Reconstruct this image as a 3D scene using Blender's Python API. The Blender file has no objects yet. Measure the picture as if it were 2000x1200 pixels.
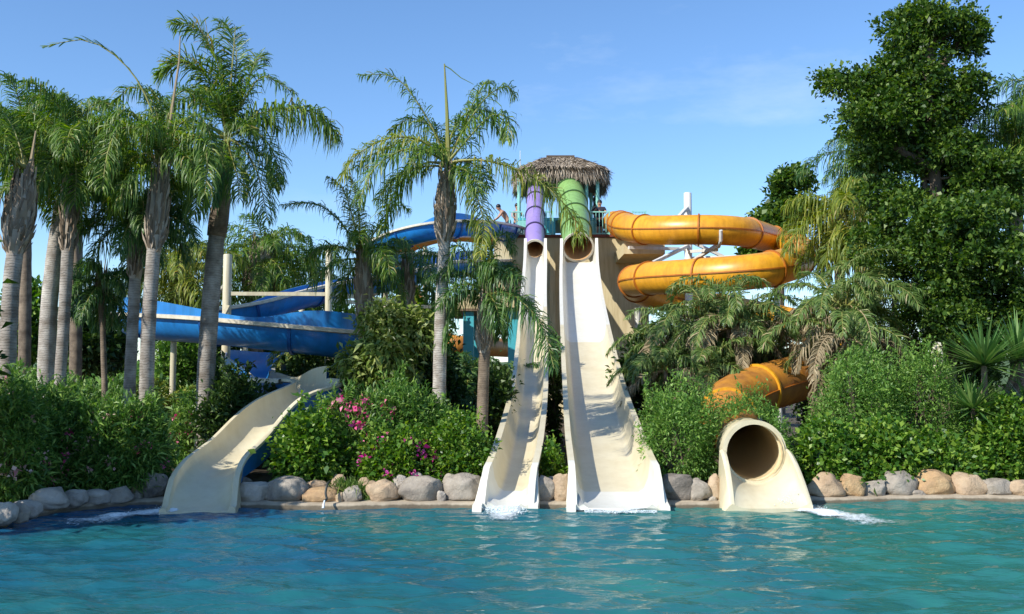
import bpy, math, random
import numpy as np
from mathutils import Vector

# ---------------------------------------------------------------- camera, sky, sun, exposure
scene = bpy.context.scene
COL = scene.collection
FPX, CX, CY, CAMH = 1900.0, 1000.0, 600.0, 2.0
PITCH = math.atan(130.0 / FPX)
cam_data = bpy.data.cameras.new('camera')
cam_data.sensor_width = 36.0
cam_data.lens = 36.0 * FPX / 2000.0
cam_data.clip_start = 0.1
cam_data.clip_end = 6000.0
cam = bpy.data.objects.new('camera', cam_data)
COL.objects.link(cam)
cam.location = (0, 0, CAMH)
cam.rotation_euler = (math.pi / 2 + PITCH, 0, 0)
scene.camera = cam

SUN_TRAVEL = Vector((1.0, 0.88, -1.04)).normalized()
SUN_EL = math.asin(-SUN_TRAVEL.z)
SUN_AZ = math.atan2(-SUN_TRAVEL.x, -SUN_TRAVEL.y)      # clockwise from +Y
world = bpy.data.worlds.new('World')
scene.world = world
world.use_nodes = True
wn, wl = world.node_tree.nodes, world.node_tree.links
wn.clear()
w_out = wn.new('ShaderNodeOutputWorld')
w_bg = wn.new('ShaderNodeBackground')
w_bg.inputs['Strength'].default_value = 0.15
sky = wn.new('ShaderNodeTexSky')
sky.sky_type = 'NISHITA'
sky.sun_disc = False
sky.sun_elevation = SUN_EL
sky.sun_rotation = SUN_AZ
sky.altitude = 0
sky.air_density = 1.0
sky.dust_density = 0.1
sky.ozone_density = 6.0
w_tc = wn.new('ShaderNodeTexCoord')
w_map = wn.new('ShaderNodeMapping')
w_map.inputs['Scale'].default_value = (1.0, 1.0, 3.2)
w_map.inputs['Location'].default_value = (3.1, 1.7, 0.9)
w_noise = wn.new('ShaderNodeTexNoise')
w_noise.inputs['Scale'].default_value = 2.6
w_noise.inputs['Detail'].default_value = 8
w_noise.inputs['Roughness'].default_value = 0.6
w_ramp = wn.new('ShaderNodeValToRGB')
w_ramp.color_ramp.elements[0].position = 0.57
w_ramp.color_ramp.elements[0].color = (0, 0, 0, 1)
w_ramp.color_ramp.elements[1].position = 0.80
w_ramp.color_ramp.elements[1].color = (0.3, 0.3, 0.3, 1)
w_mix = wn.new('ShaderNodeMixRGB')
w_mix.inputs['Color2'].default_value = (5.2, 5.8, 6.4, 1)
wl.new(w_tc.outputs['Generated'], w_map.inputs['Vector'])
wl.new(w_map.outputs['Vector'], w_noise.inputs['Vector'])
wl.new(w_noise.outputs['Fac'], w_ramp.inputs['Fac'])
wl.new(w_ramp.outputs['Color'], w_mix.inputs['Fac'])
w_hs = wn.new('ShaderNodeHueSaturation')
w_hs.inputs['Saturation'].default_value = 1.04
wl.new(sky.outputs['Color'], w_hs.inputs['Color'])
wl.new(w_hs.outputs['Color'], w_mix.inputs['Color1'])
wl.new(w_mix.outputs['Color'], w_bg.inputs['Color'])
wl.new(w_bg.outputs['Background'], w_out.inputs['Surface'])

sun_data = bpy.data.lights.new('sun', 'SUN')
sun_data.energy = 4.6
sun_data.angle = math.radians(0.5)
sun_data.color = (1.0, 0.955, 0.87)
sun = bpy.data.objects.new('sun', sun_data)
COL.objects.link(sun)
sun.rotation_euler = SUN_TRAVEL.to_track_quat('-Z', 'Y').to_euler()
sun.location = (-20, -10, 30)

scene.view_settings.view_transform = 'Standard'
scene.view_settings.look = 'None'
scene.view_settings.exposure = 0.45
scene.view_settings.gamma = 1.0

# ---------------------------------------------------------------- helpers
sp_, cp_ = math.sin(PITCH), math.cos(PITCH)

def ray(px, py):
    r, u = (px - CX) / FPX, (CY - py) / FPX
    return np.array([r, cp_ - sp_ * u, sp_ + cp_ * u])

def P(px, py, Y):
    """point seen at photo pixel (px,py) standing at depth Y"""
    d = ray(px, py)
    t = Y / d[1]
    return np.array([d[0] * t, Y, CAMH + d[2] * t])

def G(px, py, z=0.0):
    """point seen at photo pixel on the level z"""
    d = ray(px, py)
    t = (z - CAMH) / d[2]
    return np.array([d[0] * t, d[1] * t, z])

ORIGIN = {}

def tag(o, label=None, cat=None, group=None, kind=None):
    if label: o['label'] = label
    if cat: o['category'] = cat
    if group: o['group'] = group
    if kind: o['kind'] = kind
    return o

def thing(name, label, cat, loc, group=None):
    o = bpy.data.objects.new(name, None)
    o.empty_display_size = 0.2
    COL.objects.link(o)
    o.location = tuple(float(c) for c in loc)
    ORIGIN[o.name] = np.array(loc, float)
    return tag(o, label, cat, group)

def mesh_obj(name, verts, faces, mats, parent=None, midx=None, smooth=True, angle=35, loc=None, kind=None):
    V = np.asarray(verts, float)
    if parent is not None:
        org = ORIGIN[parent.name]
    elif loc is not None:
        org = np.array(loc, float)
    else:
        org = np.zeros(3)
    me = bpy.data.meshes.new(name)
    V = V - org
    if isinstance(faces, np.ndarray):
        nv, (nf, k) = len(V), faces.shape
        me.vertices.add(nv)
        me.vertices.foreach_set('co', V.astype(np.float32).ravel())
        me.loops.add(nf * k)
        me.loops.foreach_set('vertex_index', faces.astype(np.int32).ravel())
        me.polygons.add(nf)
        me.polygons.foreach_set('loop_start', np.arange(0, nf * k, k, dtype=np.int32))
        me.update(calc_edges=True)
        me.validate()
    else:
        me.from_pydata([tuple(v) for v in V], [], [tuple(int(i) for i in f) for f in faces])
        me.update()
    if not isinstance(mats, (list, tuple)):
        mats = [mats]
    for m in mats:
        me.materials.append(m)
    if midx is not None:
        me.polygons.foreach_set('material_index', np.asarray(midx, np.int32))
    if smooth:
        me.polygons.foreach_set('use_smooth', np.ones(len(me.polygons), bool))
        if angle and angle < 180:
            me.set_sharp_from_angle(angle=math.radians(angle))
    o = bpy.data.objects.new(name, me)
    COL.objects.link(o)
    if parent is not None:
        o.parent = parent
        ORIGIN[o.name] = ORIGIN[parent.name]
    else:
        o.location = tuple(org)
        ORIGIN[o.name] = org
    if kind: o['kind'] = kind
    return o

class MB:
    """collects simple shapes for one mesh"""
    def __init__(s): s.v, s.f = [], []
    def add(s, v, f):
        n = len(s.v)
        s.v += [tuple(p) for p in v]
        s.f += [tuple(i + n for i in q) for q in f]
    def box(s, lo, hi):
        x0, y0, z0 = lo; x1, y1, z1 = hi
        v = [(x0,y0,z0),(x1,y0,z0),(x1,y1,z0),(x0,y1,z0),(x0,y0,z1),(x1,y0,z1),(x1,y1,z1),(x0,y1,z1)]
        s.add(v, [(0,3,2,1),(4,5,6,7),(0,1,5,4),(1,2,6,5),(2,3,7,6),(3,0,4,7)])
    def tube(s, pts, radii, sides=10, caps=True):
        pts = [np.array(p, float) for p in pts]
        if not hasattr(radii, '__len__'): radii = [radii] * len(pts)
        v, f = [], []
        ref = None
        for i, p in enumerate(pts):
            t = pts[min(i+1, len(pts)-1)] - pts[max(i-1, 0)]
            t = t / (np.linalg.norm(t) + 1e-9)
            if ref is None:
                ref = np.array([1.0, 0, 0]) if abs(t[0]) < 0.8 else np.array([0, 1.0, 0])
            a = ref - t * np.dot(ref, t); a /= np.linalg.norm(a)
            ref = a
            b = np.cross(t, a)
            for k in range(sides):
                th = 2 * math.pi * k / sides
                v.append(p + radii[i] * (math.cos(th) * a + math.sin(th) * b))
        n = len(pts)
        for i in range(n - 1):
            for k in range(sides):
                k2 = (k + 1) % sides
                f.append((i*sides+k, i*sides+k2, (i+1)*sides+k2, (i+1)*sides+k))
        if caps:
            f.append(tuple(range(sides))[::-1])
            f.append(tuple((n-1)*sides + k for k in range(sides)))
        s.add(v, f)
    def beam(s, a, b, w, h):
        a, b = np.array(a, float), np.array(b, float)
        t = (b - a) / np.linalg.norm(b - a)
        side = np.cross(t, [0, 0, 1.0])
        if np.linalg.norm(side) < 1e-3: side = np.array([1.0, 0, 0])
        side /= np.linalg.norm(side)
        up = np.cross(side, t)
        v = []
        for p in (a, b):
            for (x, y) in ((-1,-1),(1,-1),(1,1),(-1,1)):
                v.append(p + side * x * w/2 + up * y * h/2)
        s.add(v, [(0,1,2,3),(7,6,5,4),(0,4,5,1),(1,5,6,2),(2,6,7,3),(3,7,4,0)])
    def build(s, name, mat, parent=None, **k):
        return mesh_obj(name, s.v, s.f, mat, parent, **k)

def catmull(pts, per=8):
    pts = np.array(pts, float)
    n = len(pts)
    e = np.vstack([2*pts[0]-pts[1], pts, 2*pts[-1]-pts[-2]])
    out = []
    for i in range(n - 1):
        p0, p1, p2, p3 = e[i], e[i+1], e[i+2], e[i+3]
        for k in range(per):
            t = k / per
            out.append(0.5 * ((2*p1) + (-p0+p2)*t + (2*p0-5*p1+4*p2-p3)*t*t + (-p0+3*p1-3*p2+p3)*t**3))
    out.append(pts[-1])
    return np.array(out)

def resample(pts, step):
    d = np.r_[0, np.cumsum(np.linalg.norm(np.diff(pts[:, :3], axis=0), axis=1))]
    n = max(2, int(round(d[-1] / step)))
    s = np.linspace(0, d[-1], n + 1)
    return np.stack([np.interp(s, d, pts[:, k]) for k in range(pts.shape[1])], 1)

def frames(pts):
    T = np.gradient(pts, axis=0)
    T /= np.linalg.norm(T, axis=1)[:, None]
    R = np.cross(T, [0, 0, 1.0])
    R /= np.linalg.norm(R, axis=1)[:, None] + 1e-9
    U = np.cross(R, T)
    return T, R, U

def sweep(pts, R, U, profs, closed=False):
    """profs: (n, m, 2) offsets along R and U"""
    n, m = profs.shape[:2]
    V = pts[:, None, :] + profs[:, :, 0:1] * R[:, None, :] + profs[:, :, 1:2] * U[:, None, :]
    idx = np.arange(n * m).reshape(n, m)
    if closed:
        idx = np.concatenate([idx, idx[:, :1]], 1)
    a, b, c, d = idx[:-1, :-1], idx[:-1, 1:], idx[1:, 1:], idx[1:, :-1]
    F = np.stack([a, d, c, b], -1).reshape(-1, 4)
    return V.reshape(-1, 3), F

# ---------------------------------------------------------------- materials
def newmat(name):
    m = bpy.data.materials.new(name)
    m.use_nodes = True
    nt = m.node_tree
    return m, nt, nt.nodes['Principled BSDF']

def mat(name, col, col2=None, rough=0.5, scale=4.0, amount=0.5, bump=0.0, bscale=30.0, stretch=(1, 1, 1), detail=6, coat=0.0, metal=0.0, spec=0.5, lo=0.35, hi=0.7, grime=0.0, wet=None):
    m, nt, b = newmat(name)
    N, L = nt.nodes, nt.links
    col2 = col2 or tuple(c * 0.72 for c in col)
    tc = N.new('ShaderNodeTexCoord')
    mp = N.new('ShaderNodeMapping'); mp.inputs['Scale'].default_value = stretch
    L.new(tc.outputs['Object'], mp.inputs['Vector'])
    nz = N.new('ShaderNodeTexNoise'); nz.inputs['Scale'].default_value = scale; nz.inputs['Detail'].default_value = detail
    nz.inputs['Roughness'].default_value = 0.62
    L.new(mp.outputs['Vector'], nz.inputs['Vector'])
    rp = N.new('ShaderNodeValToRGB')
    rp.color_ramp.elements[0].position = lo; rp.color_ramp.elements[0].color = (*col2, 1)
    rp.color_ramp.elements[1].position = hi; rp.color_ramp.elements[1].color = (*col, 1)
    L.new(nz.outputs['Fac'], rp.inputs['Fac'])
    mx = N.new('ShaderNodeMixRGB'); mx.inputs['Fac'].default_value = amount
    mx.inputs['Color1'].default_value = (*col, 1)
    L.new(rp.outputs['Color'], mx.inputs['Color2'])
    last = mx
    if grime:                                   # run-down streaks and scuffs
        mg = N.new('ShaderNodeMapping'); mg.inputs['Scale'].default_value = (7, 7, 0.7)
        L.new(tc.outputs['Object'], mg.inputs['Vector'])
        ng = N.new('ShaderNodeTexNoise'); ng.inputs['Scale'].default_value = 1.0; ng.inputs['Detail'].default_value = 7; ng.inputs['Roughness'].default_value = 0.65
        L.new(mg.outputs['Vector'], ng.inputs['Vector'])
        rg = N.new('ShaderNodeValToRGB'); rg.color_ramp.elements[0].position = 0.36; rg.color_ramp.elements[0].color = (0.60, 0.53, 0.42, 1)
        rg.color_ramp.elements[1].position = 0.56; rg.color_ramp.elements[1].color = (1, 1, 1, 1)
        L.new(ng.outputs['Fac'], rg.inputs['Fac'])
        mm = N.new('ShaderNodeMixRGB'); mm.blend_type = 'MULTIPLY'; mm.inputs['Fac'].default_value = grime
        L.new(mx.outputs['Color'], mm.inputs['Color1']); L.new(rg.outputs['Color'], mm.inputs['Color2'])
        last = mm
    if wet is not None:                         # damp band along the waterline
        sz = N.new('ShaderNodeSeparateXYZ'); L.new(tc.outputs['Object'], sz.inputs['Vector'])
        nw = N.new('ShaderNodeMath'); nw.operation = 'MULTIPLY_ADD'; nw.inputs[1].default_value = 0.06; L.new(nz.outputs['Fac'], nw.inputs[0]); L.new(sz.outputs['Z'], nw.inputs[2])
        rw_ = N.new('ShaderNodeMapRange'); rw_.inputs['From Min'].default_value = wet; rw_.inputs['From Max'].default_value = wet + 0.02; rw_.inputs['To Min'].default_value = 1.0; rw_.inputs['To Max'].default_value = 0.0
        L.new(nw.outputs['Value'], rw_.inputs['Value'])
        mw = N.new('ShaderNodeMixRGB'); mw.blend_type = 'MULTIPLY'; mw.inputs['Color2'].default_value = (0.42, 0.40, 0.36, 1)
        L.new(rw_.outputs['Result'], mw.inputs['Fac']); L.new(last.outputs['Color'], mw.inputs['Color1'])
        last = mw
    L.new(last.outputs['Color'], b.inputs['Base Color'])
    b.inputs['Roughness'].default_value = rough
    b.inputs['Metallic'].default_value = metal
    b.inputs['Specular IOR Level'].default_value = spec
    b.inputs['Coat Weight'].default_value = coat
    if bump:
        n2 = N.new('ShaderNodeTexNoise'); n2.inputs['Scale'].default_value = bscale; n2.inputs['Detail'].default_value = 6
        L.new(mp.outputs['Vector'], n2.inputs['Vector'])
        bp = N.new('ShaderNodeBump'); bp.inputs['Strength'].default_value = bump; bp.inputs['Distance'].default_value = 0.02
        L.new(n2.outputs['Fac'], bp.inputs['Height'])
        L.new(bp.outputs['Normal'], b.inputs['Normal'])
    return m

def leafmat(name, c_dark, c_mid, c_light, rough=0.45, trans=0.25, dead=None, spec=0.4):
    """leaf colours differ from leaf to leaf (one mesh island each)"""
    m, nt, b = newmat(name)
    N, L = nt.nodes, nt.links
    ge = N.new('ShaderNodeNewGeometry')
    rp = N.new('ShaderNodeValToRGB')
    e = rp.color_ramp.elements
    e[0].position = 0.0; e[0].color = (*c_dark, 1)
    e[1].position = 0.55; e[1].color = (*c_mid, 1)
    x = e.new(0.9); x.color = (*c_light, 1)
    if dead:
        x = e.new(0.965); x.color = (*dead, 1)
    L.new(ge.outputs['Random Per Island'], rp.inputs['Fac'])
    L.new(rp.outputs['Color'], b.inputs['Base Color'])
    b.inputs['Roughness'].default_value = rough
    b.inputs['Specular IOR Level'].default_value = spec
    tr = N.new('ShaderNodeBsdfTranslucent')
    hs = N.new('ShaderNodeHueSaturation'); hs.inputs['Value'].default_value = 1.5; hs.inputs['Saturation'].default_value = 1.15
    L.new(rp.outputs['Color'], hs.inputs['Color'])
    L.new(hs.outputs['Color'], tr.inputs['Color'])
    ms = N.new('ShaderNodeMixShader'); ms.inputs['Fac'].default_value = trans
    L.new(b.outputs['BSDF'], ms.inputs[1]); L.new(tr.outputs['BSDF'], ms.inputs[2])
    L.new(ms.outputs['Shader'], N['Material Output'].inputs['Surface'])
    return m

def trunkmat(name, light, dark, ring=26.0):
    """palm bark: ring scars up the trunk and blotches"""
    m, nt, b = newmat(name)
    N, L = nt.nodes, nt.links
    tc = N.new('ShaderNodeTexCoord')
    nz = N.new('ShaderNodeTexNoise'); nz.inputs['Scale'].default_value = 5.0; nz.inputs['Detail'].default_value = 7
    L.new(tc.outputs['Object'], nz.inputs['Vector'])
    wv = N.new('ShaderNodeTexWave'); wv.wave_type = 'BANDS'; wv.bands_direction = 'Z'
    wv.inputs['Scale'].default_value = ring / 6.28; wv.inputs['Distortion'].default_value = 5.5
    wv.inputs['Detail'].default_value = 3; wv.inputs['Detail Scale'].default_value = 1.4
    L.new(tc.outputs['Object'], wv.inputs['Vector'])
    rp = N.new('ShaderNodeValToRGB')
    rp.color_ramp.elements[0].position = 0.33; rp.color_ramp.elements[0].color = (*dark, 1)
    rp.color_ramp.elements[1].position = 0.68; rp.color_ramp.elements[1].color = (*light, 1)
    L.new(nz.outputs['Fac'], rp.inputs['Fac'])
    rp2 = N.new('ShaderNodeValToRGB')
    rp2.color_ramp.elements[0].position = 0.0; rp2.color_ramp.elements[0].color = (0.5, 0.47, 0.44, 1)
    rp2.color_ramp.elements[1].position = 0.25; rp2.color_ramp.elements[1].color = (1, 1, 1, 1)
    L.new(wv.outputs['Fac'], rp2.inputs['Fac'])
    mx = N.new('ShaderNodeMixRGB'); mx.blend_type = 'MULTIPLY'; mx.inputs['Fac'].default_value = 0.5
    L.new(rp.outputs['Color'], mx.inputs['Color1']); L.new(rp2.outputs['Color'], mx.inputs['Color2'])
    L.new(mx.outputs['Color'], b.inputs['Base Color'])
    b.inputs['Roughness'].default_value = 0.85
    ad = N.new('ShaderNodeMath'); ad.operation = 'ADD'
    L.new(nz.outputs['Fac'], ad.inputs[0]); L.new(rp2.outputs['Color'], ad.inputs[1])
    bp = N.new('ShaderNodeBump'); bp.inputs['Strength'].default_value = 0.55; bp.inputs['Distance'].default_value = 0.02
    L.new(ad.outputs['Value'], bp.inputs['Height']); L.new(bp.outputs['Normal'], b.inputs['Normal'])
    return m

M = {}
M['cream'] = mat('cream_fibreglass', (0.68, 0.61, 0.43), (0.56, 0.47, 0.28), rough=0.32, scale=1.7, amount=0.55, bump=0.05, bscale=9, grime=0.16)
M['white'] = mat('white_fibreglass', (0.72, 0.70, 0.62), (0.64, 0.60, 0.48), rough=0.3, scale=2.0, amount=0.5, bump=0.04, bscale=9, grime=0.12)
M['rim'] = mat('weathered_rim', (0.72, 0.66, 0.52), (0.42, 0.37, 0.27), rough=0.5, scale=7, amount=0.7, bump=0.1)
M['blue'] = mat('blue_fibreglass', (0.018, 0.215, 0.58), (0.010, 0.135, 0.42), rough=0.28, scale=1.3, amount=0.6, bump=0.03, bscale=6, grime=0.45)
M['bluein'] = mat('blue_liner', (0.03, 0.25, 0.56), (0.02, 0.16, 0.42), rough=0.3, scale=1.3, amount=0.6)
M['bluedark'] = mat('blue_joint', (0.006, 0.07, 0.26), rough=0.4)
M['purple'] = mat('purple_fibreglass', (0.36, 0.265, 0.60), (0.28, 0.2, 0.5), rough=0.33, scale=1.4, amount=0.5, grime=0.35)
M['purpled'] = mat('purple_joint', (0.06, 0.04, 0.11), rough=0.5)
M['green'] = mat('green_fibreglass', (0.25, 0.44, 0.135), (0.18, 0.33, 0.09), rough=0.33, scale=1.4, amount=0.5, grime=0.4)
M['greend'] = mat('green_joint', (0.05, 0.11, 0.03), rough=0.5)
M['tan'] = mat('tan_lining', (0.60, 0.36, 0.16), (0.45, 0.24, 0.09), rough=0.4, scale=2, amount=0.5)
M['creamin'] = mat('cream_lining', (0.74, 0.60, 0.36), (0.58, 0.42, 0.2), rough=0.33, scale=2, amount=0.5)
M['yellow'] = mat('yellow_fibreglass', (0.74, 0.36, 0.018), (0.56, 0.23, 0.012), rough=0.38, scale=1.0, amount=0.65, bump=0.03, bscale=6, grime=0.5)
M['yellowold'] = mat('faded_orange_fibreglass', (0.60, 0.25, 0.02), (0.36, 0.15, 0.04), rough=0.55, scale=2.2, amount=0.85, bump=0.06, bscale=14, grime=0.7)
M['orange'] = mat('orange_joint', (0.42, 0.13, 0.006), (0.25, 0.07, 0.005), rough=0.5)
M['wall'] = mat('painted_plaster', (0.66, 0.56, 0.34), (0.53, 0.435, 0.25), rough=0.85, scale=0.9, amount=0.5, bump=0.12, bscale=40, stretch=(1, 1, 0.35), grime=0.45)
M['slab'] = mat('brown_slab', (0.20, 0.13, 0.08), rough=0.8)
M['red'] = mat('red_tile_edge', (0.20, 0.05, 0.03), rough=0.7)
M['turq'] = mat('turquoise_paint', (0.07, 0.43, 0.50), (0.05, 0.33, 0.40), rough=0.5, scale=5)
M['mint'] = mat('mint_paint', (0.25, 0.58, 0.50), (0.2, 0.46, 0.42), rough=0.5, scale=5)
M['post'] = mat('cream_steel', (0.66, 0.60, 0.42), (0.48, 0.42, 0.28), rough=0.5, scale=3, amount=0.7, stretch=(1, 1, 0.3), grime=0.5)
M['wsteel'] = mat('white_steel', (0.76, 0.76, 0.72), (0.58, 0.56, 0.5), rough=0.45, scale=3, grime=0.4)
M['concrete'] = mat('coping_concrete', (0.44, 0.37, 0.27), (0.25, 0.2, 0.14), rough=0.8, scale=3.5, amount=0.9, bump=0.35, bscale=25, wet=0.055)
M['soil'] = mat('garden_soil', (0.105, 0.075, 0.045), (0.05, 0.038, 0.02), rough=0.95, scale=3, amount=1, bump=0.5, bscale=18)
M['thatch'] = leafmat('thatch_straw', (0.17, 0.135, 0.10), (0.32, 0.26, 0.195), (0.48, 0.40, 0.30), rough=0.9, trans=0.03, spec=0.1)
M['thatchin'] = mat('thatch_underside', (0.12, 0.085, 0.055), rough=0.95, scale=9, bump=0.3)
M['trunkg'] = trunkmat('grey_palm_bark', (0.42, 0.38, 0.33), (0.17, 0.14, 0.11), 44)
M['trunkp'] = trunkmat('pale_palm_bark', (0.54, 0.50, 0.44), (0.24, 0.20, 0.16), 50)
M['trunkb'] = trunkmat('brown_palm_bark', (0.28, 0.215, 0.15), (0.11, 0.08, 0.055), 60)
M['boot'] = leafmat('old_leaf_bases', (0.17, 0.125, 0.085), (0.27, 0.21, 0.15), (0.40, 0.33, 0.255), rough=0.85, trans=0.0, spec=0.15)
M['petiole'] = mat('green_petiole', (0.23, 0.25, 0.055), (0.2, 0.14, 0.04), rough=0.5, scale=3)
M['dryp'] = mat('dry_petiole', (0.36, 0.27, 0.15), (0.2, 0.14, 0.08), rough=0.7, scale=3)
M['palm'] = leafmat('palm_leaflets', (0.042, 0.105, 0.013), (0.105, 0.195, 0.022), (0.25, 0.32, 0.045), rough=0.45, trans=0.34, dead=(0.32, 0.25, 0.08))
M['palmb'] = leafmat('palm_leaflets_bluish', (0.030, 0.090, 0.022), (0.078, 0.165, 0.036), (0.175, 0.26, 0.06), rough=0.42, trans=0.32)
M['palmy'] = leafmat('palm_leaflets_yellowing', (0.10, 0.16, 0.018), (0.20, 0.25, 0.028), (0.38, 0.36, 0.055), rough=0.48, trans=0.34, dead=(0.40, 0.28, 0.09))
M['areca'] = leafmat('dull_palm_leaflets', (0.07, 0.135, 0.028), (0.135, 0.21, 0.048), (0.27, 0.31, 0.095), rough=0.48, trans=0.28, dead=(0.40, 0.31, 0.17))
M['arecad'] = leafmat('browned_leaflets', (0.15, 0.12, 0.06), (0.27, 0.21, 0.12), (0.42, 0.34, 0.21), rough=0.7, trans=0.12)
M['tree'] = leafmat('broad_tree_leaves', (0.022, 0.06, 0.010), (0.056, 0.122, 0.018), (0.155, 0.235, 0.036), rough=0.45, trans=0.3)
M['bush'] = leafmat('shrub_leaves', (0.065, 0.155, 0.028), (0.135, 0.27, 0.045), (0.25, 0.39, 0.08), rough=0.5, trans=0.33)
M['hedge'] = leafmat('hedge_leaves', (0.038, 0.11, 0.015), (0.10, 0.215, 0.026), (0.25, 0.37, 0.055), rough=0.4, trans=0.32)
M['olean'] = leafmat('oleander_leaves', (0.042, 0.115, 0.022), (0.115, 0.235, 0.042), (0.25, 0.38, 0.085), rough=0.45, trans=0.32)
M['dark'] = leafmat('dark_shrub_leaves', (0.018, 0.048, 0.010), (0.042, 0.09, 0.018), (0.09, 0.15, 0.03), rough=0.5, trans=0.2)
M['drac'] = leafmat('glossy_drooping_leaves', (0.08, 0.135, 0.02), (0.17, 0.235, 0.04), (0.36, 0.40, 0.13), rough=0.38, trans=0.2)
M['yucca'] = leafmat('yucca_blades', (0.04, 0.11, 0.025), (0.095, 0.20, 0.045), (0.22, 0.32, 0.09), rough=0.42, trans=0.2)
M['grass'] = leafmat('grass_blades', (0.05, 0.11, 0.015), (0.11, 0.2, 0.03), (0.24, 0.3, 0.07), rough=0.5, trans=0.3)
M['pink'] = leafmat('pink_petals', (0.62, 0.05, 0.22), (0.72, 0.12, 0.30), (0.8, 0.3, 0.42), rough=0.5, trans=0.3)
M['magenta'] = leafmat('magenta_bracts', (0.5, 0.015, 0.22), (0.65, 0.03, 0.32), (0.75, 0.12, 0.45), rough=0.5, trans=0.3)
M['palepink'] = leafmat('pale_pink_petals', (0.62, 0.25, 0.30), (0.75, 0.42, 0.45), (0.8, 0.6, 0.58), rough=0.5, trans=0.3)
M['ivory'] = leafmat('ivory_bells', (0.6, 0.55, 0.4), (0.75, 0.7, 0.55), (0.8, 0.78, 0.68), rough=0.5, trans=0.2)
M['bark'] = mat('tree_bark', (0.16, 0.12, 0.085), (0.06, 0.045, 0.03), rough=0.9, scale=6, amount=0.9, bump=0.5, bscale=14, stretch=(1, 1, 0.3))
M['hill'] = mat('distant_scrub', (0.10, 0.16, 0.045), (0.05, 0.085, 0.025), rough=0.9, scale=0.3, amount=1, bump=0.6, bscale=1.2)
M['skin'] = mat('tanned_skin', (0.42, 0.23, 0.145), (0.36, 0.19, 0.115), rough=0.5, scale=8)
M['hair'] = mat('black_hair', (0.012, 0.010, 0.009), rough=0.5)
M['navy'] = mat('navy_cloth', (0.012, 0.016, 0.035), rough=0.85, bump=0.2)
M['black'] = mat('black_cloth', (0.012, 0.012, 0.014), rough=0.85, bump=0.2)
M['bluecloth'] = mat('patterned_blue_shorts', (0.45, 0.6, 0.75), (0.03, 0.16, 0.42), rough=0.8, scale=14, amount=1, lo=0.45, hi=0.55)
M['darkpipe'] = mat('dark_hose', (0.03, 0.035, 0.03), rough=0.5)

# ---------------------------------------------------------------- pool, ground, water
rng = np.random.default_rng(7)
edge_px = [(-60, 1048), (0, 1030), (60, 1012), (150, 996), (250, 987), (320, 985), (460, 991), (640, 993), (940, 990), (1100, 991), (1300, 992), (1420, 989), (1580, 983), (1800, 978), (2000, 979)]
loop = [tuple(G(x, y)[:2]) for x, y in edge_px]
loop += [(10.2, 15.0), (12.3, 13.4), (13.2, 10.5), (12.2, 6.5), (9, 4.2), (4, 3.3), (-2, 3.3), (-6.2, 4.4), (-8.3, 7.0), (-8.3, 9.8)]
lp = np.array(loop + loop[:3])
dense = catmull(lp, 8)
dense = dense[8:8 * (len(loop)) + 8]
POOL = resample(np.c_[dense, np.zeros(len(dense))], 0.16)[:-1]
PC = np.array([2.0, 9.2, 0.0])

def edge_Y(x):
    """depth of the far pool edge at world x"""
    m = POOL[POOL[:, 1] > 9.8]
    o = np.argsort(m[:, 0])
    return float(np.interp(x, m[o, 0], m[o, 1]))

def grow(d, z, jit=0.0):
    dirn = POOL - PC
    dirn /= np.linalg.norm(dirn, axis=1)[:, None]
    q = POOL + dirn * (d + (rng.normal(0, jit, len(POOL))[:, None] if jit else 0))
    q[:, 2] = z + (rng.normal(0, jit * 0.5, len(POOL)) if jit else 0)
    return q
def rings(rs, closed=True):
    n, m = len(rs), len(rs[0])
    V = np.concatenate(rs)
    idx = np.arange(n * m).reshape(n, m)
    idx = np.concatenate([idx, idx[:, :1]], 1)
    a, b, c, d = idx[:-1, :-1], idx[:-1, 1:], idx[1:, 1:], idx[1:, :-1]
    return V, np.stack([a, b, c, d], -1).reshape(-1, 4)
def smooth_noise(n, amp, k, seed):
    r = np.random.default_rng(seed)
    t = np.linspace(0, 2 * math.pi, n, endpoint=False)
    return sum(amp / k * r.normal() * np.sin(j * t + r.uniform(0, 6.3)) for j in range(1, k * 4))
lipn = smooth_noise(len(POOL), 0.05, 12, 3)
dirs = (POOL - PC) / np.linalg.norm(POOL - PC, axis=1)[:, None]
def cop(d, z):
    q = POOL + dirs * (d + lipn[:, None] * 0.6)
    q[:, 2] = z + lipn * 0.12
    return q
V, F = rings([cop(0.02, -0.5), cop(0.0, -0.03), cop(0.0, 0.035), cop(0.03, 0.06), cop(0.30, 0.075), cop(0.55, 0.09), cop(0.62, 0.05)])
coping = mesh_obj('pool_coping', V, F, M['concrete'], smooth=True, angle=60)
tag(coping, kind='structure')
# ground sheet from the coping to the horizon
rs = [grow(0.5, -0.25), grow(0.52, 0.02), grow(0.9, 0.16, 0.02), grow(1.4, 0.26, 0.03), grow(2.4, 0.28, 0.03), grow(4, 0.28, 0.03), grow(8, 0.28), grow(20, 0.28), grow(60, 0.28), grow(250, 0.3), grow(1200, 0.3), grow(4500, 0.3)]
V, F = rings(rs)
ground = mesh_obj('ground', V, F, M['soil'], angle=80)
tag(ground, kind='structure')

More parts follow.
